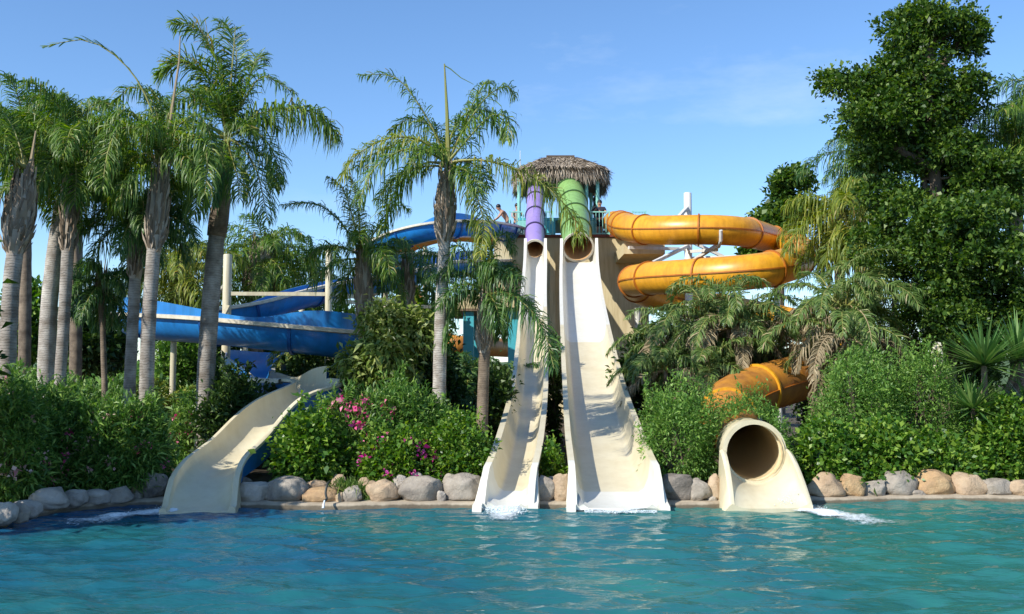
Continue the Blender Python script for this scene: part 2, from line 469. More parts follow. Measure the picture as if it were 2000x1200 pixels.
wm, nt, b = newmat('pool_water')
N, L = nt.nodes, nt.links
tc = N.new('ShaderNodeTexCoord')
n1 = N.new('ShaderNodeTexNoise'); n1.inputs['Scale'].default_value = 0.30; n1.inputs['Detail'].default_value = 2
L.new(tc.outputs['Object'], n1.inputs['Vector'])
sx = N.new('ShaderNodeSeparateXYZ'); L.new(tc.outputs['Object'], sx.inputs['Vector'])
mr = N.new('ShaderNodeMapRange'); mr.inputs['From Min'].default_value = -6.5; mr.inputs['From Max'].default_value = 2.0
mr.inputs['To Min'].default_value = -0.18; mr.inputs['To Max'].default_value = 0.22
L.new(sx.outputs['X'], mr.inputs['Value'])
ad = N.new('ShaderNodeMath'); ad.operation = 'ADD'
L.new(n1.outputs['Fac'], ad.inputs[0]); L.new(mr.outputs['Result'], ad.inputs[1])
rp = N.new('ShaderNodeValToRGB')
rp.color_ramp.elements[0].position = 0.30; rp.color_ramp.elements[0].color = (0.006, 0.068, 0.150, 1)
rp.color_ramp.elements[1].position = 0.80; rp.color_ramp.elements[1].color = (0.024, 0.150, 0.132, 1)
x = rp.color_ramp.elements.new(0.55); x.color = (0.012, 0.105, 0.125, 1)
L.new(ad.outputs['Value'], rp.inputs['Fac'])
L.new(rp.outputs['Color'], b.inputs['Base Color'])
b.inputs['Roughness'].default_value = 0.025
b.inputs['IOR'].default_value = 1.40
n2 = N.new('ShaderNodeTexNoise'); n2.inputs['Scale'].default_value = 9.0; n2.inputs['Detail'].default_value = 4
mp = N.new('ShaderNodeMapping'); mp.inputs['Scale'].default_value = (0.6, 1.9, 1)
L.new(tc.outputs['Object'], mp.inputs['Vector']); L.new(mp.outputs['Vector'], n2.inputs['Vector'])
bp = N.new('ShaderNodeBump'); bp.inputs['Strength'].default_value = 0.55; bp.inputs['Distance'].default_value = 0.03
L.new(n2.outputs['Fac'], bp.inputs['Height']); L.new(bp.outputs['Normal'], b.inputs['Normal'])
M['water'] = wm

xs = np.arange(-9.6, 12.6, 0.042); ys = np.arange(5.0, 16.6, 0.030)
XX, YY = np.meshgrid(xs, ys)
ZZ = np.zeros_like(XX)
wr = np.random.default_rng(21)
for i in range(80):
    lam = 0.13 * (6.5 ** wr.random())
    th = wr.normal(math.pi / 2, 0.5)
    ph = wr.uniform(0, 6.28)
    amp = 0.0050 * lam ** 0.95
    wob = 0.7 * np.sin(XX * wr.uniform(0.2, 0.7) + YY * wr.uniform(0.2, 0.7) + wr.uniform(0, 6.28))
    arg = 2 * math.pi / lam * (math.cos(th) * XX + math.sin(th) * YY) + ph + wob
    ZZ += amp * (1 - 2 * np.abs(np.sin(arg / 2)) ** 1.3 + 0.35)
ZZ -= ZZ.mean()
ZZ = np.clip(ZZ, -0.08, 0.045)
ny, nx = XX.shape
idx = np.arange(nx * ny).reshape(ny, nx)
F = np.stack([idx[:-1, :-1], idx[:-1, 1:], idx[1:, 1:], idx[1:, :-1]], -1).reshape(-1, 4)
water = mesh_obj('pool_water', np.stack([XX, YY, ZZ - 0.012], -1).reshape(-1, 3), F, M['water'], angle=180)
tag(water, kind='structure')
w2 = MB(); w2.box((-9.7, 2.6, -0.3), (14.0, 5.02, -0.02)); w2.box((12.5, 5.02, -0.3), (14.0, 16.6, -0.021))
tag(w2.build('pool_water', M['water'], smooth=False), kind='structure')
def water_z(x, y):
    i = np.clip(((y - ys[0]) / 0.030).astype(int), 0, ny - 1); j = np.clip(((x - xs[0]) / 0.042).astype(int), 0, nx - 1)
    return ZZ[i, j] - 0.012
# far scrub hill
hv, hf = [], []
hx = np.linspace(-420, 420, 90)
hr = np.random.default_rng(4)
for j, (yy, zz) in enumerate(((140, 0.2), (165, 3.0), (200, 5.5), (260, 6.5), (400, 0.0))):
    for i, xv in enumerate(hx):
        hv.append((xv, yy + hr.normal(0, 3), zz * (0.75 + 0.25 * math.sin(xv * 0.021) + 0.14 * hr.normal()) + 0.2))
for j in range(4):
    for i in range(89):
        a = j * 90 + i
        hf.append((a, a + 1, a + 91, a + 90))
hill = mesh_obj('hill', hv, hf, M['hill'], angle=180)
tag(hill, kind='structure')

# ---------------------------------------------------------------- boulders
def rockmat(name, c1, c2, c3):
    m, nt, b = newmat(name)
    N, L = nt.nodes, nt.links
    tc = N.new('ShaderNodeTexCoord'); oi = N.new('ShaderNodeObjectInfo')
    va = N.new('ShaderNodeVectorMath'); va.operation = 'ADD'
    L.new(tc.outputs['Object'], va.inputs[0]); L.new(oi.outputs['Location'], va.inputs[1])
    n1 = N.new('ShaderNodeTexNoise'); n1.inputs['Scale'].default_value = 3.2; n1.inputs['Detail'].default_value = 10; n1.inputs['Roughness'].default_value = 0.68
    L.new(va.outputs['Vector'], n1.inputs['Vector'])
    rp = N.new('ShaderNodeValToRGB'); e = rp.color_ramp.elements
    e[0].position = 0.32; e[0].color = (*c3, 1); e[1].position = 0.7; e[1].color = (*c1, 1)
    q = e.new(0.5); q.color = (*c2, 1)
    L.new(n1.outputs['Fac'], rp.inputs['Fac']); L.new(rp.outputs['Color'], b.inputs['Base Color'])
    b.inputs['Roughness'].default_value = 0.8
    n2 = N.new('ShaderNodeTexNoise'); n2.inputs['Scale'].default_value = 22; n2.inputs['Detail'].default_value = 9; n2.inputs['Roughness'].default_value = 0.7
    L.new(va.outputs['Vector'], n2.inputs['Vector'])
    bp = N.new('ShaderNodeBump'); bp.inputs['Strength'].default_value = 0.8; bp.inputs['Distance'].default_value = 0.035
    L.new(n2.outputs['Fac'], bp.inputs['Height']); L.new(bp.outputs['Normal'], b.inputs['Normal'])
    return m
RK = {'grey': rockmat('grey_stone', (0.42, 0.37, 0.30), (0.32, 0.275, 0.22), (0.18, 0.15, 0.12)),
      'tan': rockmat('tan_stone', (0.52, 0.40, 0.26), (0.42, 0.30, 0.19), (0.27, 0.19, 0.12)),
      'pale': rockmat('pale_stone', (0.54, 0.49, 0.42), (0.44, 0.39, 0.33), (0.28, 0.24, 0.2)),
      'dark': rockmat('dark_stone', (0.28, 0.24, 0.2), (0.2, 0.17, 0.14), (0.12, 0.1, 0.08)),
      'orange': rockmat('ochre_stone', (0.56, 0.40, 0.22), (0.44, 0.28, 0.14), (0.30, 0.19, 0.11)),
      'speck': rockmat('speckled_stone', (0.52, 0.47, 0.40), (0.25, 0.22, 0.19), (0.08, 0.07, 0.06))}
def ico(sub):
    import bmesh
    bm = bmesh.new(); bmesh.ops.create_icosphere(bm, subdivisions=sub, radius=1.0)
    v = np.array([q.co[:] for q in bm.verts]); f = np.array([[l.index for l in q.verts] for q in bm.faces]); bm.free()
    return v, f
ICO = ico(4)
def boulder(cx, base, w, h, tint, label, back=0.0, cut=0.85, tilt=0.0, seed=0, square=2.75, group='boulders around the pool edge'):
    r = np.random.default_rng(1000 + seed)
    z0 = 0.06 + 0.42 * back
    p = G(cx, base, 0.06)
    x = p[0]
    ye = edge_Y(x)
    d = 0.62 * w * 15 / FPX
    Yc = ye + 0.14 + d * 0.55 + back * 0.75
    if cx < 250: Yc = p[1] + d * 0.4 + back * 0.3
    p = P(cx, base, Yc)
    x = p[0]
    sc = Yc / FPX
    W, H = w * sc * 1.07, h * sc * 1.06
    z0 = p[2] if back else max(0.045, min(p[2], 0.1))
    V = ICO[0].copy()
    V = np.sign(V) * np.abs(V) ** (2.0 / square) 
    V /= (np.abs(V) ** square).sum(1)[:, None] ** (1 / square)
    nl = np.zeros(len(V))
    for k in range(9):
        fr = r.normal(0, 1, 3) * (1.1 + k * 0.42)
        nl += np.sin(ICO[0] @ fr + r.uniform(0, 6.28)) * 0.085 / (1 + 0.38 * k)
    V = V * (1 + nl[:, None])
    for k in range(9):                      # a few broken facets
        n = r.normal(0, 1, 3); n[2] = abs(n[2]) * 0.8; n /= np.linalg.norm(n)
        o = r.uniform(cut - 0.10, cut + 0.16)
        e = V @ n - o
        V -= np.where(e > 0, e * 0.82, 0)[:, None] * n
    nl2 = np.zeros(len(V))
    for k in range(10):
        fr = r.normal(0, 1, 3) * 6.5
        nl2 += np.sin(ICO[0] @ fr + r.uniform(0, 6.28)) * 0.013
    V = V * (1 + nl2[:, None])
    ca, sa = math.cos(tilt), math.sin(tilt)
    X, Z = V[:, 0] * ca - V[:, 2] * sa, V[:, 0] * sa + V[:, 2] * ca
    V = np.stack([X, V[:, 1], Z], 1)
    V -= (V.max(0) + V.min(0)) / 2
    V /= (V.max(0) - V.min(0)) / 2
    V = V * np.array([W / 2, d * 0.62, H / 2 * 1.06])
    V[:, 2] = V[:, 2] + H / 2
    o = mesh_obj('boulder', V + np.array([x, Yc, z0 - 0.02]), ICO[1], RK[tint], loc=(x, Yc, z0 - 0.02), angle=180)
    tag(o, label, 'boulder', group)
    return o
ROCKS = [
 (6, 1024, 46, 42, 'pale', 'pale boulder at the sunk end of the curved shaded row', 0, .85, .1),
 (36, 1018, 40, 35, 'grey', 'small rounded boulder squeezed before a flat-topped block on the curved shaded row', 0, .9, -.2),
 (50, 1008, 62, 32, 'pale', 'flat-topped pale boulder on the curved shaded row', .25, .75, -.1),
 (97, 997, 70, 42, 'pale', 'largest smooth pale boulder of the curved shaded row under the oleanders', 0, .95, .25),
 (140, 990, 52, 33, 'pale', 'rough pitted boulder beside the largest smooth one of the shaded row', 0, .8, .05),
 (186, 984, 54, 28, 'pale', 'low oval boulder with a dark foot on the curved shaded row', 0, .95, .05),
 (231, 981, 58, 31, 'grey', 'slanted wedge of grey boulder on the shaded row', 0, .75, .3),
 (267, 980, 22, 19, 'grey', 'little grey stone wedged beside the speckled block', 0, .85, 0),
 (301, 980, 58, 50, 'speck', 'upright angular speckled block beside the blue slide exit', 0, .72, .05),
 (262, 962, 17, 18, 'tan', 'small brown stone behind the little grey one', .5, .9, 0),
 (96, 960, 24, 16, 'grey', 'small grey stone peeping over the largest smooth boulder', .7, .9, 0),
 (142, 962, 20, 12, 'tan', 'small brown stone behind the rough pitted boulder', .7, .9, 0),
 (493, 984, 66, 38, 'pale', 'pale low boulder next to the blue slide exit', 0, .85, -.1),
 (559, 985, 80, 47, 'grey', 'big round grey-brown boulder beside the pale low one', 0, .97, 0),
 (478, 958, 30, 26, 'grey', 'grey stone half hidden behind the blue slide exit wall', .6, .9, 0),
 (620, 964, 44, 27, 'tan', 'tan stone set behind the water hose', .5, .85, 0),
 (627, 985, 70, 29, 'orange', 'long low ochre boulder under the water hose', 0, .85, .1),
 (660, 955, 30, 28, 'tan', 'round tan stone perched above the water hose', .75, .9, 0),
 (664, 985, 17, 22, 'tan', 'thin upright chip of tan stone by the grass tuft', 0, .8, .3),
 (688, 985, 37, 33, 'grey', 'rough grey boulder in front of the grass tuft', 0, .78, 0),
 (748, 985, 62, 43, 'tan', 'blocky yellow-tan boulder with worn facets', 0, .74, .08),
 (711, 952, 25, 20, 'tan', 'pale tan stone behind the grass tuft', .7, .9, 0),
 (726, 962, 34, 24, 'tan', 'tan stone leaning behind the blocky yellow-tan boulder', .5, .85, .3),
 (783, 955, 32, 27, 'pale', 'pale ridged stone standing behind the blocky boulders', .65, .8, .2),
 (822, 985, 88, 46, 'grey', 'long flat-sided pinkish grey boulder beside the round one', 0, .85, -.06),
 (812, 946, 28, 24, 'pale', 'pale stone under the magenta blossoms', .85, .9, 0),
 (877, 951, 26, 26, 'grey', 'grey stone peeping above the biggest round boulder', .75, .85, 0),
 (862, 984, 17, 23, 'pale', 'small upright stone between two large boulders', 0, .9, 0),
 (904, 984, 74, 52, 'grey', 'biggest round grey boulder beside the narrow purple slide exit', 0, .97, 0),
 (1062, 987, 46, 49, 'grey', 'tilted blue-grey boulder between the two straight slide exits', 0, .9, -.45),
 (1079, 957, 28, 26, 'grey', 'small stone behind the pair between the straight slide exits', .6, .9, 0),
 (1097, 986, 36, 53, 'tan', 'upright tan boulder leaning on the wide green slide exit', 0, .85, .15),
 (1317, 980, 74, 52, 'dark', 'dark craggy boulder in the shade of the wide slide exit', .1, .72, -.3),
 (1363, 978, 44, 42, 'grey', 'smooth slanting grey boulder beside the dark craggy one', 0, .85, .35),
 (1397, 977, 30, 49, 'tan', 'narrow standing tan boulder beside the cream tube exit', 0, .82, 0),
 (1391, 979, 17, 12, 'grey', 'small flat stone at the foot of the narrow tan boulder', 0, .9, 0),
 (1612, 974, 72, 46, 'tan', 'square brown boulder beside the cream tube exit', 0, .7, 0),
 (1663, 972, 50, 44, 'orange', 'ochre boulder with a sloping shoulder', 0, .8, -.35),
 (1705, 973, 44, 31, 'grey', 'low grey boulder between ochre and pointed ones', 0, .9, -.1),
 (1754, 970, 74, 46, 'grey', 'broad grey boulder rising to a blunt point', 0, .76, .05),
 (1790, 971, 32, 13, 'grey', 'flat little stone lying between two broad boulders', 0, .9, 0),
 (1826, 967, 76, 47, 'orange', 'domed sandy boulder with a pale cap', 0, .92, 0),
 (1892, 967, 64, 42, 'tan', 'round-topped brown boulder beside the domed sandy one', 0, .9, -.1),
 (1949, 968, 66, 32, 'grey', 'long wedge-shaped grey boulder', 0, .78, .25),
 (2000, 967, 58, 29, 'tan', 'brown boulder past the wedge-shaped grey one', 0, .85, 0),
]
for i, q in enumerate(ROCKS):
    boulder(*q[:4], q[4], q[5], back=q[6], cut=q[7], tilt=q[8], seed=i)

# ---------------------------------------------------------------- tower
TY = 38.5
DZ = 7.5
tower = thing('slide_tower', 'cream plastered slide tower with thatched roof and turquoise railings', 'tower', (2.4, 41.5, 0.28))
def tbox(name, lo, hi, m): 
    q = MB(); q.box(lo, hi); return q.build(name, M[m], tower, smooth=False)
tbox('front_wall', (-0.72, TY, 4.62), (1.30, TY + 0.3, DZ - 0.11), 'wall')
tbox('front_wall', (1.30, TY + 0.004, 0.2), (5.43, TY + 0.3, DZ - 0.112), 'wall')
tbox('side_wall', (5.13, TY + 0.3, 0.2), (5.428, 45.0, DZ - 0.115), 'wall')
tbox('side_wall', (-0.715, TY + 0.3, 4.63), (-0.42, 45.0, DZ - 0.115), 'wall')
tbox('back_wall', (-0.42, 44.7, 4.64), (5.13, 44.995, DZ - 0.115), 'wall')
tbox('deck_slab', (-0.74, TY - 0.02, DZ - 0.108), (5.45, 45.02, DZ - 0.001), 'slab')
tbox('deck_edge_tile', (-0.76, TY - 0.06, DZ - 0.07), (5.47, TY - 0.022, DZ + 0.02), 'red')
# lower floor with brown soffit, arched at the open side
q = MB()
prof = [(-2.75, 4.60), (-2.75, 5.02), (-0.4, 5.35), (-0.4, 4.61)]
q.add([(x, TY + 0.5, z) for x, z in prof] + [(x, 44.5, z) for x, z in prof], [(0,1,2,3), (7,6,5,4), (0,4,5,1), (1,5,6,2), (2,6,7,3), (3,7,4,0)])
q.build('lower_floor_slab', M['wall'], tower, smooth=False)
tbox('soffit', (-2.6, TY + 0.32, 4.50), (1.28, 44.6, 4.598), 'slab')
tbox('inner_core_wall', (0.35, 40.2, 0.2), (1.1, 43.5, 4.49), 'slab')
for x, y in ((-1.75, 39.2), (-1.45, 42.0), (-1.3, 44.0), (0.05, 39.1)):
    q = MB(); q.box((x - 0.21, y - 0.21, 0.2), (x + 0.21, y + 0.21, 4.49))
    c = q.build('column', M['turq'], tower, smooth=False)
# pilaster and pipe on the wall
q = MB(); q.box((1.50, TY - 0.14, 3.6), (1.72, TY - 0.003, 6.9)); q.build('pilaster', M['wall'], tower, smooth=False)
q = MB(); q.tube([(1.28, TY - 0.09, 1.0), (1.28, TY - 0.09, 6.6)], 0.04, 8); q.build('drain_pipe', M['post'], tower)
# railing
def railing(x0, x1, y0, y1, z0, m, gaps=(), step=0.13):
    a, b_ = np.array([x0, y0, z0]), np.array([x1, y1, z0])
    n = max(2, int(np.linalg.norm(b_ - a) / step))
    runs, cur = [], []
    for i in range(n + 1):
        p = a + (b_ - a) * i / n
        if any(g0 < p[0] < g1 for g0, g1 in gaps):
            if len(cur) > 1: runs.append(cur)
            cur = []
        else: cur.append(p)
    if len(cur) > 1: runs.append(cur)
    for rn in runs:
        for zz in (0.08, 0.95):
            q = MB(); q.beam(rn[0] + [0, 0, zz], rn[-1] + [0, 0, zz], 0.045, 0.045); q.build('rail', M[m], tower, smooth=False)
        for k, p in enumerate(rn):
            big = k in (0, len(rn) - 1)
            q = MB(); w = 0.055 if big else 0.022
            q.box(p + [-w/2, -w/2, 0], p + [w/2, w/2, 1.0 if big else 0.928])
            q.build('baluster' if not big else 'rail_post', M[m], tower, smooth=False)
railing(-0.1, 5.35, TY + 0.06, TY + 0.06, DZ, 'mint', gaps=((0.5, 1.28), (1.75, 3.02), (3.95, 4.75)))
railing(5.37, 5.37, TY + 0.3, 44.8, DZ, 'mint', step=0.3)
railing(-0.6, -0.6, 41.5, 44.8, DZ, 'mint', step=0.3)
# raised start deck for the tube slides
tbox('upper_deck', (0.25, 40.45, 8.42), (3.72, 44.3, 8.52), 'turq')
for i, x in enumerate((0.25, 1.35, 3.25)):
    tbox('deck_panel', (x + 0.01, 40.43, 7.52), (x + 0.47, 40.46, 8.40), 'turq' if i % 2 else 'mint')
for x in (0.30, 3.15, 3.62):
    for y in (40.75, 44.1):
        q = MB(); q.tube([(x, y, DZ), (x, y, 10.25)], 0.075, 10); q.build('roof_post', M['mint'], tower)
for i in range(5):
    tbox('stair_step', (3.75 + i * 0.22, 41.6, DZ + 0.001), (3.95 + i * 0.22, 42.8, DZ + 0.84 - i * 0.17), 'slab')
for x in (0.30, 3.62):
    q = MB(); q.beam((x, 40.75, 9.42), (x, 44.1, 9.42), 0.05, 0.05); q.build('rail', M['mint'], tower, smooth=False)
# thatched roof
RCX, RCY, RZ0, RZ1 = 2.14, 42.5, 10.15, 11.52
def roof_pt(u, th, sag=0):
    """u 0 ridge .. 1 eave"""
    ex = 0.62 + u * 1.36; ey = 0.10 + u * 2.1
    n = 5.0
    c, s_ = math.cos(th), math.sin(th)
    rr = 1.0 / (abs(c) ** n + abs(s_) ** n) ** (1 / n)
    z = RZ1 - (RZ1 - RZ0 - 0.52) * u ** 1.15
    return np.array([RCX + ex * rr * c, RCY + ey * rr * s_, z])
NT = 56
V = []; 
us = [0, .15, .3, .45, .6, .75, .88, .97, 1.0]
for u in us: V.append([roof_pt(u, 2 * math.pi * k / NT) for k in range(NT)])
low = []
for dz, sh in ((-0.25, 1.01), (-0.5, 0.985), (-0.42, 0.93)):
    low.append([np.array([RCX, RCY, 0]) + (roof_pt(1.0, 2 * math.pi * k / NT) - [RCX, RCY, 0]) * [sh, sh, 1] + [0, 0, dz] for k in range(NT)])
inner = [[np.array([RCX, RCY, 0]) + (roof_pt(u, 2 * math.pi * k / NT) - [RCX, RCY, 0]) * [0.95, 0.95, 1] + [0, 0, -0.32] for k in range(NT)] for u in (.9, .6, .3, 0)]
V, F = rings([np.array(r) for r in V + low + inner])
F = [tuple(f) for f in F] + [tuple(range(NT))[::-1]]
roof = mesh_obj('thatched_roof', V, F, M['thatchin'], tower, angle=60)
def blades(base, d, width_dir, ln, wd, droop=0.0, mid=0.55):
    """five-point blades: base pair, middle pair, tip"""
    g = np.array([0, 0, -1.0])
    n = len(base)
    ln = np.broadcast_to(ln, n)[:, None]; wd = np.broadcast_to(wd, n)[:, None]; droop = np.broadcast_to(droop, n)[:, None]
    p1 = base + d * ln * mid + g * ln * droop * 0.30
    p2 = base + d * ln * (1 - 0.25 * droop) + g * ln * droop
    h = width_dir * wd * 0.5
    V = np.stack([base - h * 0.7, base + h * 0.7, p1 + h, p2 + h * 0.12, p2 - h * 0.12, p1 - h], 1).reshape(-1, 3)
    k = np.arange(n)[:, None] * 6
    F = np.concatenate([k + np.array([[0, 1, 2, 5]]), k + np.array([[5, 2, 3, 4]])])
    return V, F
tr = np.random.default_rng(5)
n = 6500
u = tr.random(n) ** 0.6 * 1.0; th = tr.uniform(0, 2 * math.pi, n)
base = np.array([roof_pt(a, t) for a, t in zip(u, th)])
nxt = np.array([roof_pt(a + 0.06, t) for a, t in zip(u, th)])
d = nxt - base; d /= np.linalg.norm(d, axis=1)[:, None]
d += tr.normal(0, 0.14, (n, 3)); d[:, 2] += 0.06
wdv = np.cross(d, [0, 0, 1.0]) + tr.normal(0, 0.25, (n, 3)); wdv /= np.linalg.norm(wdv, axis=1)[:, None]
V1, F1 = blades(base + [0, 0, 0.02], d, wdv, tr.uniform(0.18, 0.42, n), tr.uniform(0.02, 0.055, n), tr.uniform(0, 0.25, n))
n = 3000
th = tr.uniform(0, 2 * math.pi, n)
base = np.array([roof_pt(tr.uniform(0.93, 1.0), t) for t in th])
out = base - [RCX, RCY, 0]; out[:, 2] = 0; out /= np.linalg.norm(out, axis=1)[:, None]
base = base + out * tr.uniform(-0.12, 0.05, n)[:, None] + np.array([0, 0, 1.0]) * tr.uniform(-0.3, 0.0, n)[:, None]
d = out * 0.25 + np.array([0, 0, -1.0]) + tr.normal(0, 0.15, (n, 3))
wdv = np.cross(out, [0, 0, 1.0]) + tr.normal(0, 0.2, (n, 3))
V2, F2 = blades(base, d, wdv, tr.uniform(0.24, 0.56, n), tr.uniform(0.02, 0.05, n))
mesh_obj('thatch', np.concatenate([V1, V2]), np.concatenate([F1, F2 + len(V1)]), M['thatch'], roof, kind='stuff')
q = MB(); q.box((RCX - 0.62, RCY - 0.14, RZ1 - 0.05), (RCX + 0.62, RCY + 0.14, RZ1 + 0.09)); q.build('ridge_cap', M['thatchin'], roof)
q = MB(); q.tube([(0.35, 41.2, 11.0), (0.35, 41.2, 11.55)], 0.012, 6); q.tube([(0.35, 41.2, 10.1), (0.35, 41.2, 11.0)], 0.02, 6); q.build('aerial', M['wsteel'], roof)

# ---------------------------------------------------------------- straight slides
def tube_profile(r, n=26):
    a = np.linspace(0, 2 * math.pi, n, endpoint=False)
    return np.stack([r * np.cos(a), r * np.sin(a)], 1)
def rep(prof, n): return np.repeat(prof[None], n, 0)

def ring_part(pts, R, U, T, i, r, m, parent, w=0.05, name='joint_flange'):
    prof = np.concatenate([tube_profile(r - 0.012), ])
    p = np.array([pts[i] - T[i] * w, pts[i] - T[i] * w * 0.7, pts[i] + T[i] * w * 0.7, pts[i] + T[i] * w])
    pr = np.stack([tube_profile(r - 0.02), tube_profile(r + 0.045), tube_profile(r + 0.045), tube_profile(r - 0.02)])
    V, F = sweep(p, np.repeat(R[i:i+1], 4, 0), np.repeat(U[i:i+1], 4, 0), pr, True)
    return mesh_obj(name, V, F, M[m], parent, angle=40)

def straight_slide(name, label, tubecol, jointcol, r, ctl, w, tube_ctl, nring, wall_h, whitefrac, posts):
    c = catmull([np.array(k[:3]) for k in ctl], 10)
    c = resample(c, 0.28)
    end = c[-1]
    root = thing(name, label, 'water slide', (end[0], end[1], 0.0))
    T, R, U = frames(c)
    n = len(c)
    # chute sections
    s = np.linspace(0, 1, n)
    L_end = np.linalg.norm(c - c[-1], axis=1)
    hh = np.where(L_end < 0.55, wall_h * np.clip(0.10 + 0.9 * (L_end / 0.55) ** 0.6, 0, 1), wall_h)
    top = np.linalg.norm(c - c[0], axis=1)
    hh = hh + np.clip(1 - top / 1.2, 0, 1) * (r * 0.75)
    fl = 1 + 0.03 * np.exp(-(L_end / 0.9) ** 2)
    wi = w * fl
    pr = np.zeros((n, 16, 2))
    for i in range(n):
        a, h = wi[i] / 2, hh[i]
        lean = 0.05
        pr[i] = [(-a - 0.02, -0.10), (-a - lean - 0.03, h - 0.06), (-a - lean - 0.10, h - 0.06), (-a - lean - 0.10, h), (-a - lean, h), (-a - 0.02, h * 0.45), (-a + 0.04, 0.06), (-a + 0.12, 0.0),
                 (a - 0.12, 0.0), (a - 0.04, 0.06), (a + 0.02, h * 0.45), (a + lean, h), (a + lean + 0.10, h), (a + lean + 0.10, h - 0.06), (a + lean + 0.03, h - 0.06), (a + 0.02, -0.10)]
    nsec = 9
    cuts = np.linspace(0, n - 4, nsec + 1).astype(int)
    for k in range(nsec):
        i0, i1 = cuts[k], cuts[k + 1] + 1
        V, F = sweep(c[i0:i1], R[i0:i1], U[i0:i1], pr[i0:i1], True)
        mesh_obj('chute_section', V, F, M['white'] if k < whitefrac else M['cream'], root, angle=40)
        # joint collar under the chute and round its walls
        if k:
            i = i0
            cc = np.array([c[i] - T[i] * 0.035, c[i] + T[i] * 0.035])
            g = pr[i].copy()
            g2 = np.array([g[0] + [-0.02, -0.03], g[1] + [-0.055, 0], g[1] + [-0.012, 0.0], g[0] + [0.0, 0.03], g[15] + [0, 0.03], g[14] + [0.012, 0], g[14] + [0.055, 0], g[15] + [0.02, -0.03]])
            V, F = sweep(cc, R[[i, i]], U[[i, i]], np.stack([g2, g2]), True)
            F = np.concatenate([F, ]) 
            mesh_obj('joint_flange', V, F, M['rim'], root, angle=30)
    i0 = cuts[-1] 
    V, F = sweep(c[i0:], R[i0:], U[i0:], pr[i0:], True)
    m_ = 16
    F = [tuple(f) for f in F] + [tuple((len(c) - i0 - 1) * m_ + j for j in range(m_))]
    mesh_obj('runout_lip', V, F, M['white'], root, angle=45)
    # flared white end cheeks
    for sgn in (-1, 1):
        a = w / 2 + 0.05
        q = MB()
        outl = [(0.62, wall_h + 0.02), (0.50, wall_h * 0.98), (0.34, wall_h * 0.78), (0.20, wall_h * 0.42), (0.08, wall_h * 0.16), (-0.10, 0.04), (-0.14, -0.16), (0.64, -0.16)]
        vv = []
        e0, e1 = c[-1], c[-1]
        t = T[-1].copy(); t[2] = 0; t /= np.linalg.norm(t)
        rr = np.cross(t, [0, 0, 1.0])
        for off in (0.015, 0.105):
            for (bk, z) in outl:
                fl_ = 0.02 * max(0, 1 - bk / 0.6)
                slope = 0.06 * bk if off else 0
                vv.append(e0 - t * bk + rr * sgn * (a + off * (1.0 if off < .1 else 1 + 0.5 * (1 - max(z, 0) / wall_h)) + fl_) + np.array([0, 0, z + 0.06 * bk]))
        k = len(outl)
        ff = [tuple(range(k)), tuple(range(2 * k - 1, k - 1, -1))] + [(j, (j + 1) % k + 0, (j + 1) % k + k, j + k) for j in range(k)]
        q.add(vv, ff)
        q.build('end_cheek', M['white'], root, angle=30)
    # tube
    tc_ = catmull(np.array(tube_ctl), 10); tc_ = resample(tc_, 0.25)
    T2, R2, U2 = frames(tc_)
    nn = len(tc_)
    ic = np.linspace(0, nn - 1, nring + 1).astype(int)
    for k in range(nring):
        i0, i1 = ic[k], ic[k + 1] + 1
        V, F = sweep(tc_[i0:i1], R2[i0:i1], U2[i0:i1], rep(tube_profile(r), i1 - i0), True)
        mesh_obj('tube_section', V, F, M[tubecol], root, angle=60)
    V, F = sweep(tc_, R2, U2, rep(tube_profile(r - 0.035)[::-1], nn), True)
    mesh_obj('tube_lining', V, F, M['tan'], root, angle=60)
    for k in range(1, nring):
        ring_part(tc_, R2, U2, T2, ic[k], r, jointcol, root)
    # open end rim
    p = np.array([tc_[-1] - T2[-1] * 0.02, tc_[-1] + T2[-1] * 0.03])
    prA = np.stack([tube_profile(r + 0.03), tube_profile(r + 0.03)]); prB = np.stack([tube_profile(r - 0.045), tube_profile(r - 0.045)])
    V = []; 
    pr4 = np.stack([tube_profile(r - 0.045), tube_profile(r + 0.03), tube_profile(r + 0.03), tube_profile(r - 0.045)])
    V, F = sweep(p[[0, 0, 1, 1]], R2[[-1] * 4], U2[[-1] * 4], pr4, True)
    mesh_obj('tube_mouth_rim', V, F, M['rim'], root, angle=40)
    for (i_, side) in posts:
        i = int(i_ * (n - 1))
        q = MB()
        b0 = c[i] + [0, 0, -0.12]
        for sgn in (-1, 1):
            q.tube([(b0[0] + sgn * w * 0.32, b0[1], 0.2), (b0[0] + sgn * w * 0.32, b0[1], b0[2])], 0.07, 8)
        q.beam(b0 + [-w * 0.55, 0, -0.02], b0 + [w * 0.55, 0, -0.02], 0.12, 0.12)
        q.build('support_frame', M['post'], root)
    return root, c

def cp(px, py, Y): return P(px, py, Y)
gc = [cp(1131, 513, 35.2), cp(1132, 556, 33.0), cp(1136, 612, 29.9), cp(1147, 705, 25.0), cp(1161, 800, 20.9), cp(1180, 898, 17.0), cp(1195, 960, 15.3), (1.55, 14.45, 0.03)]
gt = [cp(1098, 366, 41.6), cp(1113, 376, 40.4), cp(1121, 408, 38.6), cp(1129, 483, 35.2)]
_, green_c = straight_slide('green_tube_slide', 'wide cream chute running down from a light green tube', 'green', 'greend', 0.56, gc, 1.06, gt, 5, 0.50, 4, ((.2, 0), (.4, 0), (.58, 0)))
pc = [cp(1046, 503, 35.2), cp(1045, 545, 33.2), cp(1042, 612, 29.9), cp(1039, 705, 25.0), cp(1033, 800, 20.9), cp(1017, 898, 17.0), cp(1002, 958, 15.4), (-0.09, 14.55, 0.03)]
pt = [cp(1046, 372, 41.2), cp(1046, 392, 39.8), cp(1045, 435, 37.6), cp(1045, 487, 35.2)]
